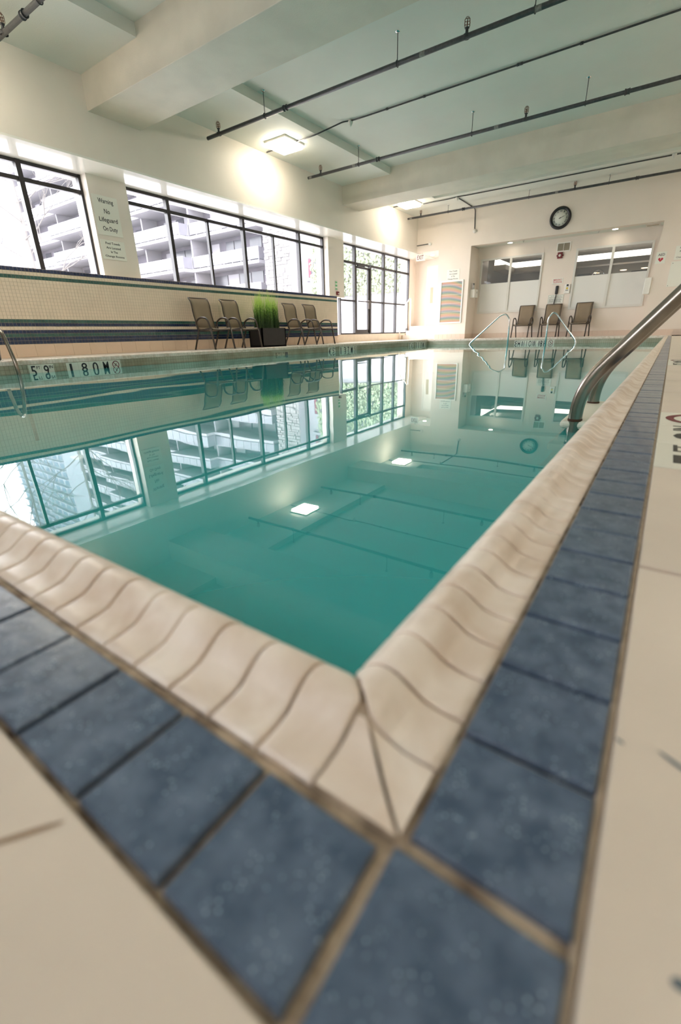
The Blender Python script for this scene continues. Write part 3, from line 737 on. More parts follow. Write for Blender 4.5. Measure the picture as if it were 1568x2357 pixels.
# other room sides (outside the frame)
struct('wall_right', MB().box((XR, YB, 0), (XR+.2, YE, 4.4)), 'wall', 'plain cream wall on the right side of the room')
nw_ = MB(); nw_.box((-9.3, YB-.2, 0), (XR+.2, YB, 1.7)).box((-9.3, YB-.2, 2.9), (XR+.2, YB, 4.4))
for a, b in ((-9.3, -4.0), (-1.0, XR+.2)): nw_.box((a, YB-.2, 1.7), (b, YB, 2.9))
struct('wall_near', nw_, 'wall', 'cream wall with one added high window behind the viewpoint')
for i_, (a, b) in enumerate(((-4.0, -1.0),)):  # window made up out of view to brighten the room
    t = empty('window_%d' % (6+i_), 'unseen high window added behind the viewpoint for fill daylight', None, kind='structure')
    f = MB()
    for q in ((a, 1.7, a+.06, 2.9), (b-.06, 1.7, b, 2.9), (a, 1.7, b, 1.76), (a, 2.84, b, 2.9), ((a+b)/2-.03, 1.7, (a+b)/2+.03, 2.9)): f.box((q[0], YB-.14, q[1]), (q[2], YB-.06, q[3]))
    f.build('window_frame', 'frame', t); MB().box((a+.05, YB-.104, 1.75), (b-.05, YB-.096, 2.85)).build('pane', 'glass', t)

# ------------------------------------------------------------------ gym behind the niche windows
wg = empty('wall_gym', 'dark room with a lit ceiling cove behind the niche windows', None, kind='structure')
g = MB(); g.box((-7, YN+5, 0), (.6, YN+5.1, 3)); g.box((-6.6, YN+.12, 0), (-6.5, YN+5, 3)); g.box((.2, YN+.12, 0), (.3, YN+5, 3)); g.box((-6.6, YN+.12, -.02), (.3, YN+5, 0))
g.box((-6.5, YN+.13, 2.87), (.2, YN+5, 2.9)); g.build('room_shell', 'gymdark', wg)
MB().box((-5.95, 20.0, 2.34), (.2, 20.5, 2.50)).box((-5.95, 18.7, 2.34), (-5.5, 20.0, 2.50)).build('cove_bulkhead', 'gymbeige', wg)
MB().box((-5.9, 20.46, 2.505), (.2, 20.52, 2.74)).box((-5.93, 18.72, 2.505), (-5.88, 20.4, 2.74)).build('cove_light', 'cove', wg)
MB().box((-3.0, 21.9, 1.55), (-.6, 22.0, 1.98)).box((-4.9, 21.9, 1.75), (-3.8, 22.0, 1.95)).build('glowing_box', 'cove', wg)  # plain glowing boxes for bright areas low at the back
for (xx, zz) in ((-1.9, 2.2), (-1.85, 2.08), (-1.25, 2.21), (-2.75, 2.18)):
    MB().lathe((xx, 21.0, zz), (0,0,1), [(.0, -.012), (.10, -.012), (.11, 0), (0, .01)], 14).build('recessed_lamp', 'gymlamp', wg)
for i, (xx, hh, ww, lab) in enumerate(((-2.78, 1.93, .42, 'black padded chair back behind left pane of right niche window'), (-2.05, 1.83, .40, 'low black chair back behind the mullion of the right niche window'), (-1.2, 1.90, .5, 'black chair back behind right pane of the right niche window'), (-4.3, 1.86, .5, 'dark chair back behind the left niche window'))):
    t = empty('gym_chair', lab, 'chair', (xx, 18.3, 0), group='chairs in the room behind the glass')
    MB().box((-ww/2, 0, hh-.62), (ww/2, .08, hh)).build('backrest', 'black', t, bev=.05)
    MB().box((-ww/2, -.45, hh-.85), (ww/2, 0, hh-.77)).build('seat', 'black', t, bev=.02)
    MB().tube([(0,-.1,.05), (0,-.1,hh-.82)], .035, 8).tube([(-.28,-.1,.04),(.28,-.1,.04)], .03, 8).tube([(0,-.4,.04),(0,.2,.04)], .03, 8).build('base', 'black', t)
t = empty('floor_fan', 'round silver fan behind the left pane of right niche window', 'fan', (-2.38, 18.5, 0))
MB().tube([(.17*math.cos(2*PI*i/24), 0, 1.86+.17*math.sin(2*PI*i/24)) for i in range(24)], .015, 6, closed=True).tube([(.09*math.cos(2*PI*i/24), 0, 1.86+.09*math.sin(2*PI*i/24)) for i in range(24)], .01, 6, closed=True).build('cage', 'chrome', t)
MB().tube([(0,.04,.02), (0,.04,1.86)], .02, 8).lathe((0,.04,0), (0,0,1), [(0,0),(.2,0),(.2,.02),(0,.03)], 16).build('stand', 'black', t)

# ------------------------------------------------------------------ ceiling fittings
def light_fixture(x, y, label, z=ZC):
    t = empty('ceiling_light', label, 'ceiling light', (x, y, z), group='square ceiling lights')
    MB().box((-.29, -.31, -.035), (.29, .31, 0)).build('housing', 'white', t, bev=.005)
    mb = MB(); mb.box((-.26, -.28, -.10), (.26, .28, -.036)); mb.build('diffuser', 'lamp', t, bev=.012)
    MB().tube([(-.29, .1, -.02), (x and -.60, .1, -.02)], .014, 8).build('conduit_stub', 'pipe', t)
    return t
light_fixture(-7.40, 8.75, 'square lit ceiling light by the left bulkhead between the two beams')
light_fixture(-7.42, 14.55, 'square lit ceiling light by left bulkhead beyond the far beam')
for x, y, z, nm_ in ((-7.4, 2.6, ZC, 'by the left bulkhead before the near beam'), (1.9, 2.6, ZH, 'near the right wall before the near beam'), (1.9, 8.75, ZH, 'near the right wall between the two beams'), (1.9, 13.8, ZH, 'near the right wall beyond the far beam')):
    light_fixture(x, y, 'square lit ceiling light %s' % nm_, z)

def sprinkler(label, y, z, x0, x1, heads, rods, couplings, tags, zc):
    t = empty('sprinkler_pipe', label, 'pipe', (0, y, z), group='sprinkler pipes under the ceiling')
    MB().tube([(x0,0,0), (x1,0,0)], .030, 12).build('pipe', 'pipe', t)
    for x in couplings:
        o = MB().tube([(x-.035,0,0), (x-.02,0,0), (x-.02,0,0), (x+.02,0,0), (x+.035,0,0)], [.045,.045,.038,.038,.045], 12).build('coupling', 'pipeb', t)
    for x in rods:
        zz = zc(x)-z
        r = MB().tube([(x,0,.03), (x,0,zz)], .006, 6).build('hanger_rod', 'pipeb', t)
        MB().lathe((x,0,zz), (0,0,-1), [(0,.012),(.03,.010),(.035,0)], 12).build('ceiling_plate', 'chrome', r)
        MB().tube([(x,.038*math.cos(a), .038*math.sin(a)) for a in [2*PI*i/12 for i in range(12)]], .006, 5, closed=True).build('ring', 'pipeb', r)
    for x in heads:
        h = MB().lathe((x,0,0), (0,0,1), [(.044,-.02),(.044,.02),(.02,.03),(.018,.075),(.03,.078),(.03,.085),(0,.085)], 10).build('sprinkler_head', 'pipeb', t)
        c = MB()
        for k in range(6):
            a = PI*k/3; R = .036
            c.tube([(x+math.cos(a)*.02, math.sin(a)*.02, .085), (x+math.cos(a)*R, math.sin(a)*R, .10), (x+math.cos(a)*R, math.sin(a)*R, .16), (x+math.cos(a)*.018, math.sin(a)*.018, .185)], .003, 4)
        for zz, R in ((.10,.036),(.13,.037),(.16,.036),(.185,.018)): c.tube([(x+math.cos(b)*R, math.sin(b)*R, zz) for b in [2*PI*i/10 for i in range(10)]], .003, 4, closed=True)
        c.tube([(x,0,.08),(x,0,.15)], .006, 5); c.build('head_guard', 'brass', h)
    for x in tags: MB().tube([(x-.04,0,0), (x+.04,0,0)], .0312, 12, cap=False).build('paper_label', 'labelgrey', t)
    return t
zc1 = lambda x: ZC if x < XS else ZH
sprinkler('dark sprinkler pipe nearest the near beam with hanging rods', 7.23, 3.775, -8.02, XR, [-7.70, -2.93, 1.8], [-6.52, -3.94, -2.09, .6], [-6.05, -1.0], [-3.55, -2.05], zc1)
sprinkler('dark sprinkler pipe just before the far beam with hanging rods', 10.26, 3.78, -7.98, XR, [-7.60, -2.93, 1.8], [-6.53, -3.93, -1.96, .3], [-6.03, -1.35], [-3.45, -6.65, -7.9], zc1)
sprinkler('dark sprinkler pipe beyond the far beam near the clock wall', 15.66, 3.79, -8.02, XR, [-7.55, -2.95, 1.8], [-6.60, -4.15, -2.13], [-6.1, -1.49], [-3.4, -7.9], lambda x: ZC)
sprinkler('short view of dark sprinkler pipe at top left corner', 3.62, 3.76, -7.62, XR, [-7.45, -2.9], [-6.5, -4.0], [-6.9, -1], [], zc1)
def sphere_box(mb, c, r=.05): mb.lathe(c, (0,0,-1), [(0,-.045),(r,-.045),(r,.03),(r*.7,.035),(r*.6,.065),(r*.45,.07),(0,.09)], 12)
t = empty('electrical_conduit', 'thin dark conduit crossing between the two sprinkler pipes', 'conduit', (0, 0, 0))
zlow = ZC-.02; zhi = ZH-.02; yb_ = 8.72
MB().tube(fillet([(-7.11, yb_+.1, zlow), (-6.62, yb_+.08, zlow), (-6.10, 9.02, zhi), (-5.9, 9.08, zhi)], .05), .013, 8).tube(fillet([(-5.9, 9.08, zhi), (-5.6, 9.09, zhi), (-2.8, 9.09, zhi), (-.4, 9.08, zhi), (-.2, 9.2, zhi), (XR-.01, 9.2, zhi)], .08), .013, 8).build('tube', 'pipe', t)
mb = MB(); sphere_box(mb, (-5.97, 9.09, zhi)); mb.build('junction_box', 'alu', t)
for x in (-5.15, -4.4, -2.8, -2.75, -1.9): MB().tube([(x-.02,9.09,zhi), (x+.02,9.09,zhi)], .02, 8).build('clip', 'pipeb', t)
t = empty('electrical_conduit', 'thin dark conduit beyond the far beam with a branch down the clock wall', 'conduit', (0, 0, 0))
yE = 14.93
MB().tube(fillet([(-7.13, yE, zlow), (-6.3, yE, zlow), (-6.0, yE-.05, zlow), (-5.7, yE-.02, zlow), (-3, yE-.02, zlow), (XR-.01, yE, zlow)], .1), .014, 8).build('tube', 'pipe', t)
MB().tube(fillet([(-6.03, yE, zlow), (-6.03, 15.4, zlow), (-6.05, 16.53, zlow), (-6.05, 16.58, zlow-.05), (-6.02, 16.58, 3.36)], .09), .014, 8).build('branch', 'pipe', t)
mb = MB(); sphere_box(mb, (-6.03, yE, zlow), .055); sphere_box(mb, (-.75, yE, zlow), .055); mb.build('junction_box', 'alu', t)
mb = MB(); mb.lathe((-6.01, YC, 3.32), (0,-1,0), [(0,.07),(.055,.065),(.06,.0)], 14); mb.build('round_box', 'alu', t)
t = empty('wall_conduit', 'short dark conduit with a round box above the exit sign', 'conduit', (-7.85, YC-.02, 3.135))
MB().tube([(-.25,0,-.008), (.22,0,.0)], .012, 8).build('tube', 'pipe', t)
MB().lathe((.26, .02, .0), (0,-1,0), [(0,.08),(.05,.075),(.06,.0)], 14).build('round_box', 'white', t)

# downlights in dropped soffit
for i, (x, y, lab) in enumerate(((-4.94, 17.02, 'round lit downlight over the left niche window'), (-1.94, 17.0, 'round lit downlight over the right niche window'), (-7.9, 17.5, 'round lit downlight beside the exit sign'))):
    t = empty('downlight', lab, 'downlight', (x, y, ZS-.0), group='downlights in the far soffit')
    MB().lathe((0,0,0), (0,0,-1), [(.10,0),(.10,.008),(.075,.012)], 20).build('trim_ring', 'white', t)
    MB().lathe((0,0,-.006), (0,0,-1), [(.078,.002),(0,.003)], 20).build('bulb', 'down', t)
for x, lab in ((-4.52, 'small recessed sprinkler by the left downlight'), (-2.37, 'small recessed sprinkler by the right downlight')):
    t = empty('recessed_sprinkler', lab, 'sprinkler', (x, 17.02, ZS), group='recessed sprinklers in the niche soffit')
    MB().lathe((0,0,0), (0,0,-1), [(.04,0),(.04,.006),(.012,.01),(.012,.04),(.03,.042),(0,.046)], 12).build('head', 'alu', t)
t = empty('soffit_vent', 'pale slotted air vent in the soffit at far right', 'vent', (-1.02, 17.09, ZS))
MB().box((-.17,-.1,-.02), (.17,.1,0)).build('vent_frame', 'wallfar', t)
for k in range(4): MB().box((-.14,-.07+.04*k,-.026), (.14,-.055+.04*k,-.02)).build('slat', 'gymbeige', t)

# ------------------------------------------------------------------ clock
t = empty('wall_clock', 'large round wall clock with thick black rim and roman numerals', 'clock', (-3.405, YC, 3.327))
MB().lathe((0,0,0), (0,-1,0), [(.295,0),(.30,.02),(.29,.05),(.255,.06),(.225,.045),(.215,.02)], 48).build('rim', 'blackclock', t)
MB().lathe((0,0,0), (0,-1,0), [(.225,.0),(.225,.018),(0,.018)], 48).build('dial', 'signw', t)
nm = ['XII','I','II','III','IIII','V','VI','VII','VIII','IX','X','XI']
for k in range(12):
    a = PI/2-k*PI/6; c = Vector((math.cos(a), 0, math.sin(a)))*.175
    upv = Vector((math.cos(a),0,math.sin(a))); uu = Vector((math.sin(a),0,-math.cos(a)))
    ww = .018*len(nm[k])+.008
    g = glyphs('numeral', nm[k], tuple(c-uu*ww/2-upv*.022+Vector((0,-.019,0))), uu, upv, ww, .045, 'ink', None, (0,-1,0)); g.parent = t
def hand(ang, L, w_, nm_):
    d = Vector((math.cos(ang),0,math.sin(ang))); s = Vector((-d.z,0,d.x))*w_; mb = MB()
    mb.face([-d*.04-s, d*L-s*.3, d*L+s*.3, -d*.04+s]); mb.lathe((0,0,0), (0,-1,0), [(.014,.0),(.014,.004),(0,.004)], 10)
    mb.face([-d*.04+s, d*L+s*.3, d*L-s*.3, -d*.04-s])
    mb.v = [(a, b-.026, c) for a, b, c in mb.v]; mb.build(nm_, 'ink', t)
hand(PI/2-2*PI*11.5/60, .15, .007, 'minute_hand'); hand(PI/2-2*PI*2.18/12, .10, .009, 'hour_hand')

# ------------------------------------------------------------------ signs and wall items
def sign(name, label, loc, U, V, N, w_, h_, texts, group=None, mt='signw', border=False, cat='sign'):
    t = empty(name, label, cat, loc, group=group); U, V, N = Vector(U), Vector(V), Vector(N)
    MB().tile((0,0,0), U, V, N, w_, h_, .008, .0015).build('panel', mt, t)
    for (s, px, py, tw, th, im, ln) in texts:
        o = glyphs('lettering', s, tuple(U*px+V*py+N*.0082), U, V, tw, th, im, None, N, .0012, 1.0, ln); o.parent = t
    return t
UX, UZ = (0,1,0), (0,0,1)
sign('warning_sign', 'large white warning sign on the left pillar', (-8.738, 5.085, 1.995), UX, UZ, (1,0,0), .46, .61,
     [('Warning', .095, .475, .28, .09, 'ink', 1), ('No', .175, .34, .105, .072, 'ink', 1), ('Lifeguard', .06, .19, .34, .09, 'ink', 1), ('On Duty', .10, .05, .27, .09, 'ink', 1)])
tw4 = lambda w_, h_: [('Pool Towels', w_*.2, h_*.78, w_*.6, h_*.12, 'ink', 1), ('Are Located', w_*.2, h_*.55, w_*.6, h_*.12, 'ink', 1), ('In The', w_*.36, h_*.34, w_*.28, h_*.12, 'ink', 1), ('Change Rooms', w_*.1, h_*.09, w_*.8, h_*.14, 'ink', 1)]
sign('towel_sign', 'small white pool towels sign under the warning sign', (-8.738, 5.085, 1.61), UX, UZ, (1,0,0), .455, .31, tw4(.455, .31), 'pool towels signs')
sign('towel_sign', 'white pool towels sign above the tall louvre grille', (-6.905, YC-.001, 1.90), (1,0,0), UZ, (0,-1,0), .465, .36, tw4(.465, .36), 'pool towels signs')
sign('towel_sign', 'white pool towels sign cut off by the right edge of the photo', (-.345, YC-.001, 1.92), (1,0,0), UZ, (0,-1,0), .465, .335, tw4(.465, .335), 'pool towels signs')
t = sign('aed_sign', 'white AED sign with a red heart on the far right wall', (-.765, YC-.001, 1.86), (1,0,0), UZ, (0,-1,0), .235, .29, [('AED', .04, .19, .155, .06, 'ink', 1)])
hb = MB(); pts = []
for k in range(24):
    a = 2*PI*k/24; hx = 16*math.sin(a)**3; hz = 13*math.cos(a)-5*math.cos(2*a)-2*math.cos(3*a)-math.cos(4*a); pts.append((.118+hx*.0037, -.0095, .10+hz*.0037))
hb.face(pts); hb.build('heart', 'redsign', t)
mb = MB(); mb.face([(.108,-.0105,.085),(.122,-.0105,.112),(.116,-.0105,.112),(.128,-.0105,.135),(.114,-.0105,.135),(.106,-.0105,.105),(.114,-.0105,.105)]); mb.build('bolt', 'signw', t)
sign('emergency_sign', 'small white emergency telephone sign with red letters', (-3.555, YN-.001, 1.615), (1,0,0), UZ, (0,-1,0), .33, .165, [('EMERGENCY', .03, .09, .27, .05, 'redsign', 1), ('TELEPHONE', .03, .025, .27, .05, 'redsign', 1)])
t = sign('instruction_sign', 'white notice with small print behind the phone cord', (-3.615, YN-.001, 1.03), (1,0,0), UZ, (0,-1,0), .48, .265,
     [('Use This Telephone to', .08, .205, .32, .026, 'ink', 1), ('Report any Emergencies', .04, .165, .40, .03, 'ink', 1)])
mb = MB()
for a in ((.012,.012,.468,.016), (.012,.249,.468,.253), (.012,.012,.016,.253), (.464,.012,.468,.253)): mb.box((a[0],-.0095,a[1]), (a[2],-.009,a[3]))
rr = random.Random(2)
for k in range(7):
    xx = .04
    while xx < .40:
        ww = rr.uniform(.015,.05); mb.box((xx,-.0095,.138-k*.017), (min(xx+ww,.42),-.009,.145-k*.017)); xx += ww+.01
mb.build('small_print', 'ink', t)
t = empty('emergency_phone', 'black wall telephone handset with a straight hanging cord', 'telephone', (-3.375, YN-.001, 1.40))
MB().box((-.045,-.05,-.098), (.045,0,.16)).build('handset', 'black', t, bev=.03)
MB().tube([(0,-.02,-.11), (-.012,-.03,-.2), (-.035,-.03,-.38)], .012, 6).build('cord', 'black', t)
t = empty('alarm_station', 'narrow white wall box with a round yellow mark beside the phone', 'wall box', (-3.145, YN-.001, 1.31))
MB().box((0,-.05,0), (.165,0,.275)).build('case', 'white', t, bev=.008)
MB().lathe((.08,-.051,.15), (0,-1,0), [(.032,0),(0,.002)], 16).build('yellow_mark', mat('yellow', (.75,.55,.05), .5), t)
MB().box((.055,-.056,.215), (.115,-.05,.265)).box((.04,-.0515,.195), (.12,-.05,.2)).box((.04,-.0515,.085), (.12,-.05,.1)).build('dark_window', 'ink', t)
t = empty('wall_vent', 'white framed vent grille above the red alarm', 'vent', (-3.555, YN-.001, 2.53))
MB().box((0,-.02,0), (.41,0,.03)).box((0,-.02,.235), (.41,0,.265)).box((0,-.02,.03), (.03,0,.235)).box((.38,-.02,.03), (.41,0,.235)).box((.198,-.02,.03), (.212,0,.235)).build('vent_frame', 'white', t)
MB().box((.02,-.002,.02), (.39,0,.25)).build('backing', 'gymdark', t)
for k in range(12): MB().box((.03,-.012,.037+k*.0165), (.38,-.003,.045+k*.0165)).build('slat', 'gymbeige', t)
t = empty('fire_strobe', 'dark red fire alarm strobe under the wall vent', 'alarm', (-3.425, YN-.001, 2.43))
MB().box((-.075,-.05,-.085), (.075,0,.09)).build('case', 'red', t, bev=.015)
MB().lathe((0,-.05,0), (0,-1,0), [(.04,0),(.035,.02),(0,.03)], 14).build('lens', 'alu', t)
MB().box((-.1,-.03,-.02), (-.075,0,.02)).box((.075,-.03,-.02), (.1,0,.02)).build('lug', 'red', t)
# louvre grille with painted moire bands on the column
t = empty('moire_grille', 'tall louvre grille with painted wavy orange and teal moire in white frame', 'panel', (-7.07, YC-.001, .57))
mb = MB(); W_, H_ = .80, 1.30
mb.box((-.04,-.035,-.04), (W_+.0,-.0,0)); mb.box((-.04,-.035,H_), (W_,0,H_+.045)); mb.box((-.04,-.035,0), (0,0,H_)); mb.box((W_-.04,-.035,0), (W_,0,H_)); mb.build('frame', 'white', t)
pan = MB()
pan.box((0,-.015,0), (W_-.04,-.005,H_)); pan.build('moire_sheet', 'bands', t)
for z in (.33, .61, .89, 1.20): MB().box((0,-.018,z), (W_-.04,-.014,z+.008)).build('divider', 'wallfar', t)
mb = MB()
for k in range(38): mb.box((k*.02+.008,-.017,0), (k*.02+.0105,-.0145,H_))
o = mb.build('fine_bars', 'gymbeige', t); o['kind'] = 'stuff'
# dispensers
t = empty('towel_dispenser', 'white box dispenser on the niche side wall by the column', 'dispenser', (-6.098, 17.0, 1.34))
MB().box((0,-.2,0), (.17,.16,.26)).build('case', 'white', t, bev=.01)
MB().box((.17,.02,.14), (.172,.05,.2)).build('slot', 'gymdark', t)
MB().box((0,-.16,.27), (.08,.0,.46)).build('bracket', 'chrome', t)
t = empty('wall_box', 'plain white box fixed to the corner below the AED sign', 'box', (-.752, 16.7, 1.11))
MB().box((-.16,-.13,0), (0,.25,.42)).build('case', 'white', t, bev=.01)
t = empty('blank_board', 'large blank cream board with screw heads at the right edge', 'board', (-.38, YC-.001, 1.26))
MB().tile((0,0,0), (1,0,0), (0,0,1), (0,-1,0), 1.1, .62, .012, .002).build('board', 'signw', t)
for a, b in ((.03,.03), (.04,.58)): MB().lathe((a,-.012,b), (0,-1,0), [(.009,0),(0,.004)], 8).build('screw', 'ink', t)
# exit sign hung from the soffit
t = empty('exit_sign', 'white exit sign with dark red letters over the passage', 'sign', (-8.16, YC+.12, 2.66))
MB().box((-.0,-.03,0), (.33,.03,.205)).build('case', 'signw', t, bev=.004)
MB().box((.18,-.02,.205), (.23,.02,.262)).build('bracket', 'signw', t)
o = glyphs('lettering', 'EXIT', (.035,-.0305,.035), (1,0,0), (0,0,1), .25, .135, 'red', None, (0,-1,0), .0015); o.parent = t
# pillar items on the second pillar
t = empty('green_notice', 'narrow green and white notice on the second pillar', 'sign', (-8.738, 12.34, 1.51))
MB().tile((0,0,0), (0,1,0), (0,0,1), (1,0,0), .12, .25, .006, .001).build('panel', 'signw', t)
gm2 = mat('notice_green', (.10,.42,.16), .5)
MB().box((.006,.01,.19), (.0075,.11,.235)).box((.006,.01,.10), (.0075,.11,.15)).box((.006,.01,.015), (.0075,.11,.05)).build('green_bands', gm2, t)
t = empty('fire_pull_station', 'small dark red fire pull box below the green notice', 'alarm', (-8.738, 12.39, 1.37))
MB().box((0,0,0), (.05,.11,.105)).build('case', 'red', t, bev=.008); MB().box((.05,.03,.03), (.06,.08,.05)).build('handle', 'signw', t)

# ------------------------------------------------------------------ chairs
def make_chair(label, loc, rz, group):
    t = empty('sling_chair', label, 'chair', loc, rz, group)
    W = .265
    side = [(.02,.405),(.0,.44)]
    # sling: runs from seat front over the seat and up the back (local +x faces forward)
    path = [(.255,.395),(.235,.415),(.15,.412),(0,.395),(-.12,.385),(-.18,.395),(-.215,.44),(-.25,.54),(-.285,.66),(-.305,.76),(-.315,.86),(-.335,.93),(-.375,.985),(-.405,1.01)]
    def sheet(pts, w_, nm_, mt_):
        mb = MB(); n = 6
        for p in pts:
            for k in range(n+1):
                yy = -w_+2*w_*k/n; sag = .016*(1-(yy/w_)**2); f_ = min(1, max(0, (p[1]-.40)/.08))
                mb.v.append((p[0]-sag*.7*f_, yy, p[1]-sag*(1-f_)))
        for i in range(len(pts)-1):
            for k in range(n):
                a = i*(n+1)+k; mb.f.append((a, a+1, a+n+2, a+n+1)); mb.m.append(0); mb.sm.append(True)
        o = mb.build(nm_, mt_, t); so = o.modifiers.new('t', 'SOLIDIFY'); so.thickness = .006; return o
    sheet(path[:7], .235, 'seat', 'sling'); sheet(path[6:], .225, 'backrest', 'sling')
    sr = MB()
    for s in (-1, 1): sr.tube([(x, s*(.245 if z < .5 else .235), z) for x, z in path], .011, 8)
    sr.tube([(.245,-.245,.385),(.245,.245,.385)], .011, 8); sr.tube([(-.15,-.245,.372),(-.15,.245,.372)], .011, 8); sr.tube([(-.405,-.235,1.01),(-.405,.235,1.01)], .008, 8)
    sr.build('sling_rails', 'chairf', t)
    for s in (-1, 1):
        arm = fillet([(.225, s*W, .40), (.165, s*(W+.01), .60), (-.06, s*(W+.015), .625), (-.215, s*(W+.005), .53), (-.16, s*W, .385)], [.09,.10,.10])
        MB().tube(arm, .0185, 8).build('armrest', 'chairf', t)
        MB().tube([(.225, s*W, .40), (.305, s*W, .003)], .0185, 8).build('leg', 'chairf', t)
        MB().tube([(-.14, s*W, .40), (-.335, s*W, .003)], .0185, 8).build('leg', 'chairf', t)
        MB().tube([(.225, s*W, .385), (-.16, s*W, .375)], .012, 8).build('side_rail', 'chairf', t)
    return t
GL, GF = 'taupe sling chairs along the tiled wall', 'taupe sling chairs in the far niche'
ch0 = make_chair('taupe sling chair nearest the viewer along the tiled wall', (-7.92, 6.73, 0), 0, GL)
dup(ch0, (-7.92, 7.55, 0), math.radians(1), 'taupe sling chair against the left side of the grass planter', GL)
dup(ch0, (-7.92, 9.60, 0), math.radians(2), 'taupe sling chair just right of the grass planter', GL)
dup(ch0, (-7.92, 10.42, 0), math.radians(0), 'taupe sling chair farthest along the tiled wall by the glass doors', GL)
dup(ch0, (-4.22, 16.95, 0), -PI/2, 'taupe sling chair at left under the left niche window', GF)
dup(ch0, (-3.36, 16.95, 0), -PI/2+math.radians(2), 'taupe sling chair in the middle below the emergency phone', GF)
dup(ch0, (-2.48, 16.95, 0), -PI/2+math.radians(-3), 'taupe sling chair at right under the right niche window', GF)

# ------------------------------------------------------------------ planter with grass
t = empty('grass_planter', 'black rectangular planter of tall green ornamental grass between chairs', 'planter', (-7.97, 8.41, 0))
mb = MB(); x0_, x1_, y0_, y1_, hh = -.21, .21, -.41, .41, .415
for a, b in (((x0_,y0_,0),(x1_,y0_+.03,hh)), ((x0_,y1_-.03,0),(x1_,y1_,hh)), ((x0_,y0_,0),(x0_+.03,y1_,hh)), ((x1_-.03,y0_,0),(x1_,y1_,hh)), ((x0_,y0_,0),(x1_,y1_,.03))): mb.box(a, b)
mb.build('pot', 'planter', t)
MB().box((x0_+.03,y0_+.03,.3), (x1_-.03,y1_-.03,.38)).build('soil', 'soil', t)
rg = random.Random(11)
CL = [(rg.uniform(-.12,.12), -.34+.04*i, rg.uniform(.74,1.0)) for i in range(18)]
def blades(n, hmin, hmax, lean, wd, nm_, mt_, spread=1.0):
    mb = MB()
    for _ in range(n):
        cl = rg.choice(CL); bx = cl[0]+rg.gauss(0,.03)*spread; by = cl[1]+rg.gauss(0,.04)*spread; h = (hmin+(hmax-hmin)*rg.random()**.7)*cl[2]; bx = max(-.17, min(.17, bx)); by = max(-.37, min(.37, by)); a = rg.uniform(0, 2*PI); ln = rg.uniform(0, lean)*h
        d = Vector((math.cos(a), math.sin(a), 0)); s = Vector((-d.y, d.x, 0)); s = (s*math.cos(1)+d*math.sin(rg.uniform(-1,1))).normalized(); w0 = wd*rg.uniform(.6,1.2); pr = None
        for k in range(6):
            u = k/5; z = .37+h*(u-.25*ln/h*u*u*u); p = Vector((bx,by,0))+d*ln*u*u; p.x = max(p.x, -.6); ww = w0*(1-u)**.6*(.6+.8*u*(1-u))
            q = (Vector((p.x,p.y,z))-s*ww, Vector((p.x,p.y,z))+s*ww)
            if pr: mb.face([pr[0], pr[1], q[1], q[0]], sm=True)
            pr = q
    o = mb.build(nm_, mt_, t); o['kind'] = 'stuff'; return o
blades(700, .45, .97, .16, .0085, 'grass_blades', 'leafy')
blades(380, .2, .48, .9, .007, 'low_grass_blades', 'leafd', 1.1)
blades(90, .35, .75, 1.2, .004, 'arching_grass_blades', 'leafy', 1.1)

# ------------------------------------------------------------------ pool ladder at right
lad = empty('pool_ladder', 'stainless pool ladder with white treads at the right pool edge', 'ladder', (0,0,0))
for yy in (1.93, 2.45):
    p = fillet([(-.243,yy,-1.0), (-.243,yy,.011), (.16,yy,.511), (.34,yy,.70), (.55,yy,.60), (.55,yy,.0)], [.10,.05,.16,.16], 10)
    MB().tube(p, .0245, 24).build('handrail', 'steel', lad)
    MB().lathe((-.243,yy,-.115), (0,0,1), [(.0255,0),(.0262,.006),(.0255,.010)], 24).build('rust_ring', 'rust', lad)
    MB().lathe((.55,yy,0), (0,0,1), [(.05,0),(.05,.006),(.03,.02)], 16).build('escutcheon', 'chrome', lad)
for k, (z, xo) in enumerate(((-.112, -.292), (-.205, -.328), (-.30, -.348))):
    MB().box((xo, 1.91, z-.032), (-.145, 2.53, z)).build('tread', 'tread', lad, bev=.012)
# grab rail at left pool edge
gr = empty('grab_rail', 'stainless grab rail bent into the pool at the left edge', 'grab rail', (0,0,0))
MB().tube(fillet([(-6.72,2.48,-1.0), (-6.72,2.48,-.03), (-6.86,2.48,.32), (-6.97,2.48,.40), (-7.10,2.48,.33), (-7.2,2.48,-.0)], [.08,.05,.05,.06], 6), .0225, 16).build('handrail', 'steel', gr)
MB().lathe((-7.2,2.48,0), (0,0,1), [(.05,0),(.05,.006),(.03,.02)], 16).build('escutcheon', 'chrome', gr)
# pair of entry rails at the far end
yf_ = 14.85
for nm_, pts, lab in (('l', [(-4.06,-.7), (-4.09,.55), (-4.22,.705), (-4.38,.66), (-5.27,-.13), (-5.27,-.7)], 'bent chrome entry rail at the left of the shallow end'), ('r', [(-2.98,-.7), (-3.0,.53), (-2.90,.69), (-2.80,.65), (-2.18,-.10), (-2.18,-.7)], 'bent chrome entry rail at the right of the shallow end')):
    t = empty('entry_rail', lab, 'handrail', (0,0,0), group='entry rails at the shallow end')
    MB().tube(fillet([(x, yf_, z) for x, z in pts], .07, 6), .0225, 12).build('rail', 'chrome', t)

# ------------------------------------------------------------------ outside
gd = struct('ground', MB().box((-140,-60,-.4), (-9.3,140,-.3)), 'patio', 'bright paved patio outside the glazing')
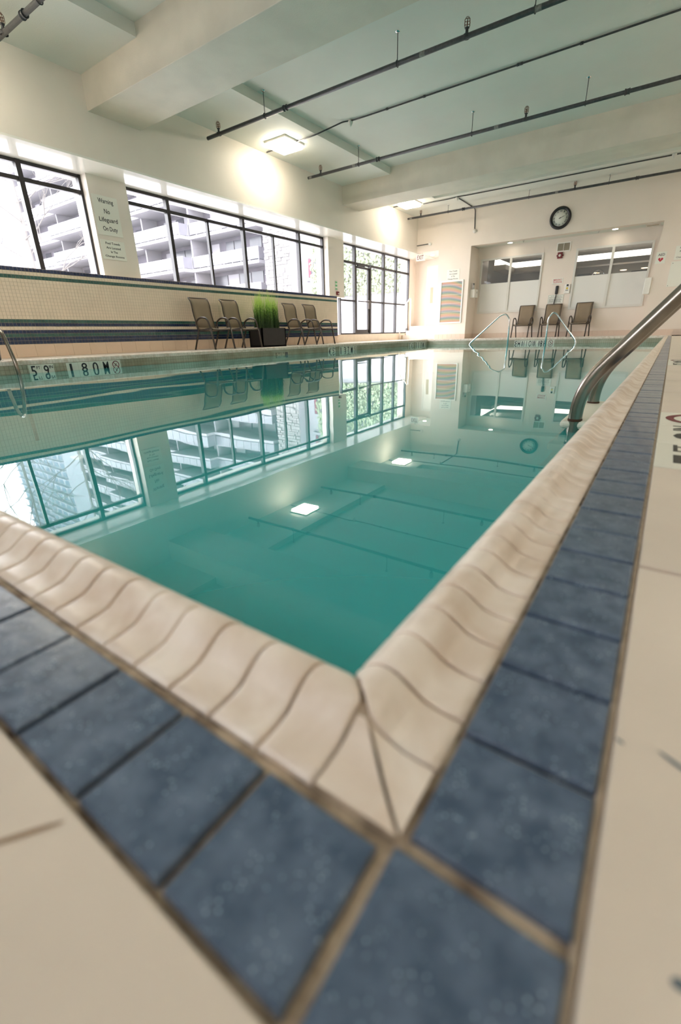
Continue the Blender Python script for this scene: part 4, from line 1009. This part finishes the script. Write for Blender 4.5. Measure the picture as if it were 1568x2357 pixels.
# apartment block: facade faces the pool hall, X runs away to the left
ab = empty('apartment_block', 'pale apartment block with long rows of balconies behind the windows', 'building', (0,0,0))
FH = 2.8; Y0 = 32.3
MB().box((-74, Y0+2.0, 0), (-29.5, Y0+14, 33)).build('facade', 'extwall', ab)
rb = random.Random(4)
for fl in range(0, 11):
    z = .85+FH*fl
    sl = MB()
    xx = -74.0; k = 0; segs = []
    while xx < -31:
        L = [9.5, 7.5][k % 2]; x1 = min(xx+L, -31.0); yo = Y0-.0 if k % 2 == 0 else Y0-1.1; segs.append((xx, x1, yo)); xx = x1; k += 1
    for a, b, yo in segs: sl.box((a, yo, z-.12), (b, Y0+2.0, z+.14))
    sl.build('balcony_slab', 'ext', ab)
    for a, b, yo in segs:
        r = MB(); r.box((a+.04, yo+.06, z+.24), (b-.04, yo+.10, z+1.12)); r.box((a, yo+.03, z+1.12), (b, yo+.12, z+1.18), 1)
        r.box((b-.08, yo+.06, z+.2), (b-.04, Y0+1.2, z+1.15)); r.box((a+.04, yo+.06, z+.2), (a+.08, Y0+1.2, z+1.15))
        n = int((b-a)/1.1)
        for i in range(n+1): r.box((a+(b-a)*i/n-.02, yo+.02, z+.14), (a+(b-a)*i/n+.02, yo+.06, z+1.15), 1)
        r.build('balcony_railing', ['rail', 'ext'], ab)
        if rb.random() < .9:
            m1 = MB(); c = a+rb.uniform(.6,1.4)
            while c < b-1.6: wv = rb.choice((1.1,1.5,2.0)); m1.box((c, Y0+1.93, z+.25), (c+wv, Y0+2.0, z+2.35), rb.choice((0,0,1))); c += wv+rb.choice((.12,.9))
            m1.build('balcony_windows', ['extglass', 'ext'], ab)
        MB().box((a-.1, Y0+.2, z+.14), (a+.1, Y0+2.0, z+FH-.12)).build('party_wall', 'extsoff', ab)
# stone pier
sp_ = empty('stone_pier', 'rough split stone pier at the right end of the balconies', 'pier', (0,0,0))
MB().box((-29.4, Y0-.9, 0), (-26.6, Y0+3, 33)).build('core', 'ext', sp_)
rs = random.Random(9); cr_ = MB(); z = 0
while z < 24:
    h = rs.uniform(.18,.32); xx = -29.4
    while xx < -26.65:
        ww = rs.uniform(.25,.7); ww = min(ww, -26.6-xx); dd = rs.uniform(.02,.14); cr_.tile((xx+.015, Y0-.9, z+.015), (1,0,0), (0,0,1), (0,-1,0), ww-.03, h-.03, dd, .012); xx += ww
    z += h
o = cr_.build('stones', 'stone', sp_); o['kind'] = 'stuff'
wb = empty('white_building', 'white rendered building with small windows beyond the stone pier', 'building', (0,0,0))
MB().box((-26.6, Y0+.2, 0), (-19.0, Y0+10, 20)).build('facade', 'ext', wb)
for z in (4.7, 8.0, 11.3):
    for x in (-25.6, -22.6):
        w_ = MB(); w_.box((x-.1, Y0+.12, z-.1), (x+1.3, Y0+.2, z+1.5)); w_.build('window_frame', 'ext', wb)
        MB().box((x, Y0+.09, z), (x+.55, Y0+.12, z+1.4)).box((x+.65, Y0+.09, z), (x+1.2, Y0+.12, z+1.4)).build('pane', 'extglass', wb)
        MB().box((x+.05, Y0+.07, z+.05), (x+.3, Y0+.09, z+1.35)).build('curtain', 'curtain', wb)
        MB().box((x-.2, Y0-.05, z-.25), (x+1.4, Y0+.2, z-.12)).build('sill', 'ext', wb)
# towers
def tower(label, x0, x1, y, H, nb_):
    t = empty('tower_block', label, 'building', (0,0,0), group='distant tower blocks')
    MB().box((x0, y, 0), (x1, y+14, H)).build('facade', 'towerw', t)
    for f in range(int(H/2.9)):
        z = .6+f*2.9; mb = MB()
        for i in range(nb_):
            a = x0+(x1-x0)*(i+.12)/nb_; b = x0+(x1-x0)*(i+.78)/nb_
            mb.box((a, y-.06, z+.7), (b, y, z+2.3), 0)
        mb.box((x0, y-1.1, z-.1), (x1, y, z+.1), 1); mb.build('storey', ['towerb', 'towerw'], t)
tower('distant blue and white tower seen through the leftmost pane', -172, -152, 62, 66, 5)
tower('wide pale tower reflected in the water at the left', -205, -178, 66, 84, 7)
# ivy wall and planting opposite the glass doors
iv = empty('ivy_wall', 'garden wall covered in pale green ivy beyond the glass doors', 'ivy', (0,0,0))
MB().box((-24, 31.0, -.3), (-11, 31.3, 3.3)).build('garden_wall', 'ext', iv)
MB().box((-24, 31.1, 3.3), (-11, 31.6, 9.5)).build('upper_wall', 'ext', iv)
ri = random.Random(21); lf = MB()
for _ in range(9000):
    x = ri.uniform(-24,-11); z = 3.0+abs(ri.gauss(0,1))*2.6; y = 31.05-ri.random()*.5
    if z > 9.6: continue
    s = ri.uniform(.07,.15); a = ri.uniform(0, 2*PI); tl = ri.uniform(-.6,.6)
    u = Vector((math.cos(a), tl*.5, math.sin(a)))*s; v = Vector((-math.sin(a), tl, math.cos(a)))*s; c = Vector((x,y,z))
    lf.face([c-u, c-v*.7, c+u, c+v*.7])
o = lf.build('ivy_leaves', 'ivy', iv); o['kind'] = 'stuff'
# bare trees
def tree(label, x, y, H, seed):
    rt_ = random.Random(seed); t = empty('bare_tree', label, 'tree', (x, y, -.3), group='bare trees outside the left window')
    tk = MB(); tk.tube([(0,0,0), (.1,0,H*.25), (-.1,.1,H*.5), (.05,0,H*.75), (0,0,H)], [.16,.13,.10,.06,.02], 8); tk.build('trunk', 'bark', t)
    br = MB()
    def grow(p, d, L, r, dep):
        q = p+d*L; mid = (p+q)/2+Vector((rt_.uniform(-1,1), rt_.uniform(-1,1), rt_.uniform(-1,1)))*L*.07
        br.tube([p, mid, q], [r, r*.8, r*.6], 4, cap=False)
        if dep == 0: return
        for _ in range(3):
            nd = (d+Vector((rt_.uniform(-1,1), rt_.uniform(-1,1), rt_.uniform(-.3,.8)))*.75).normalized(); grow(q, nd, L*rt_.uniform(.6,.8), r*.6, dep-1)
    for k in range(11):
        z = H*(.25+.065*k); a = rt_.uniform(0, 2*PI); grow(Vector((0,0,z)), Vector((math.cos(a), math.sin(a), .7)).normalized(), H*.14, .045*(1.2-k*.06), 3)
    o = br.build('branches', 'bark', t); o['kind'] = 'stuff'
tree('bare winter tree nearest the leftmost window', -30, 13.2, 13, 1)
tree('bare winter tree further left outside the leftmost window', -34, 11.2, 14, 2)
bpy.context.view_layer.update()
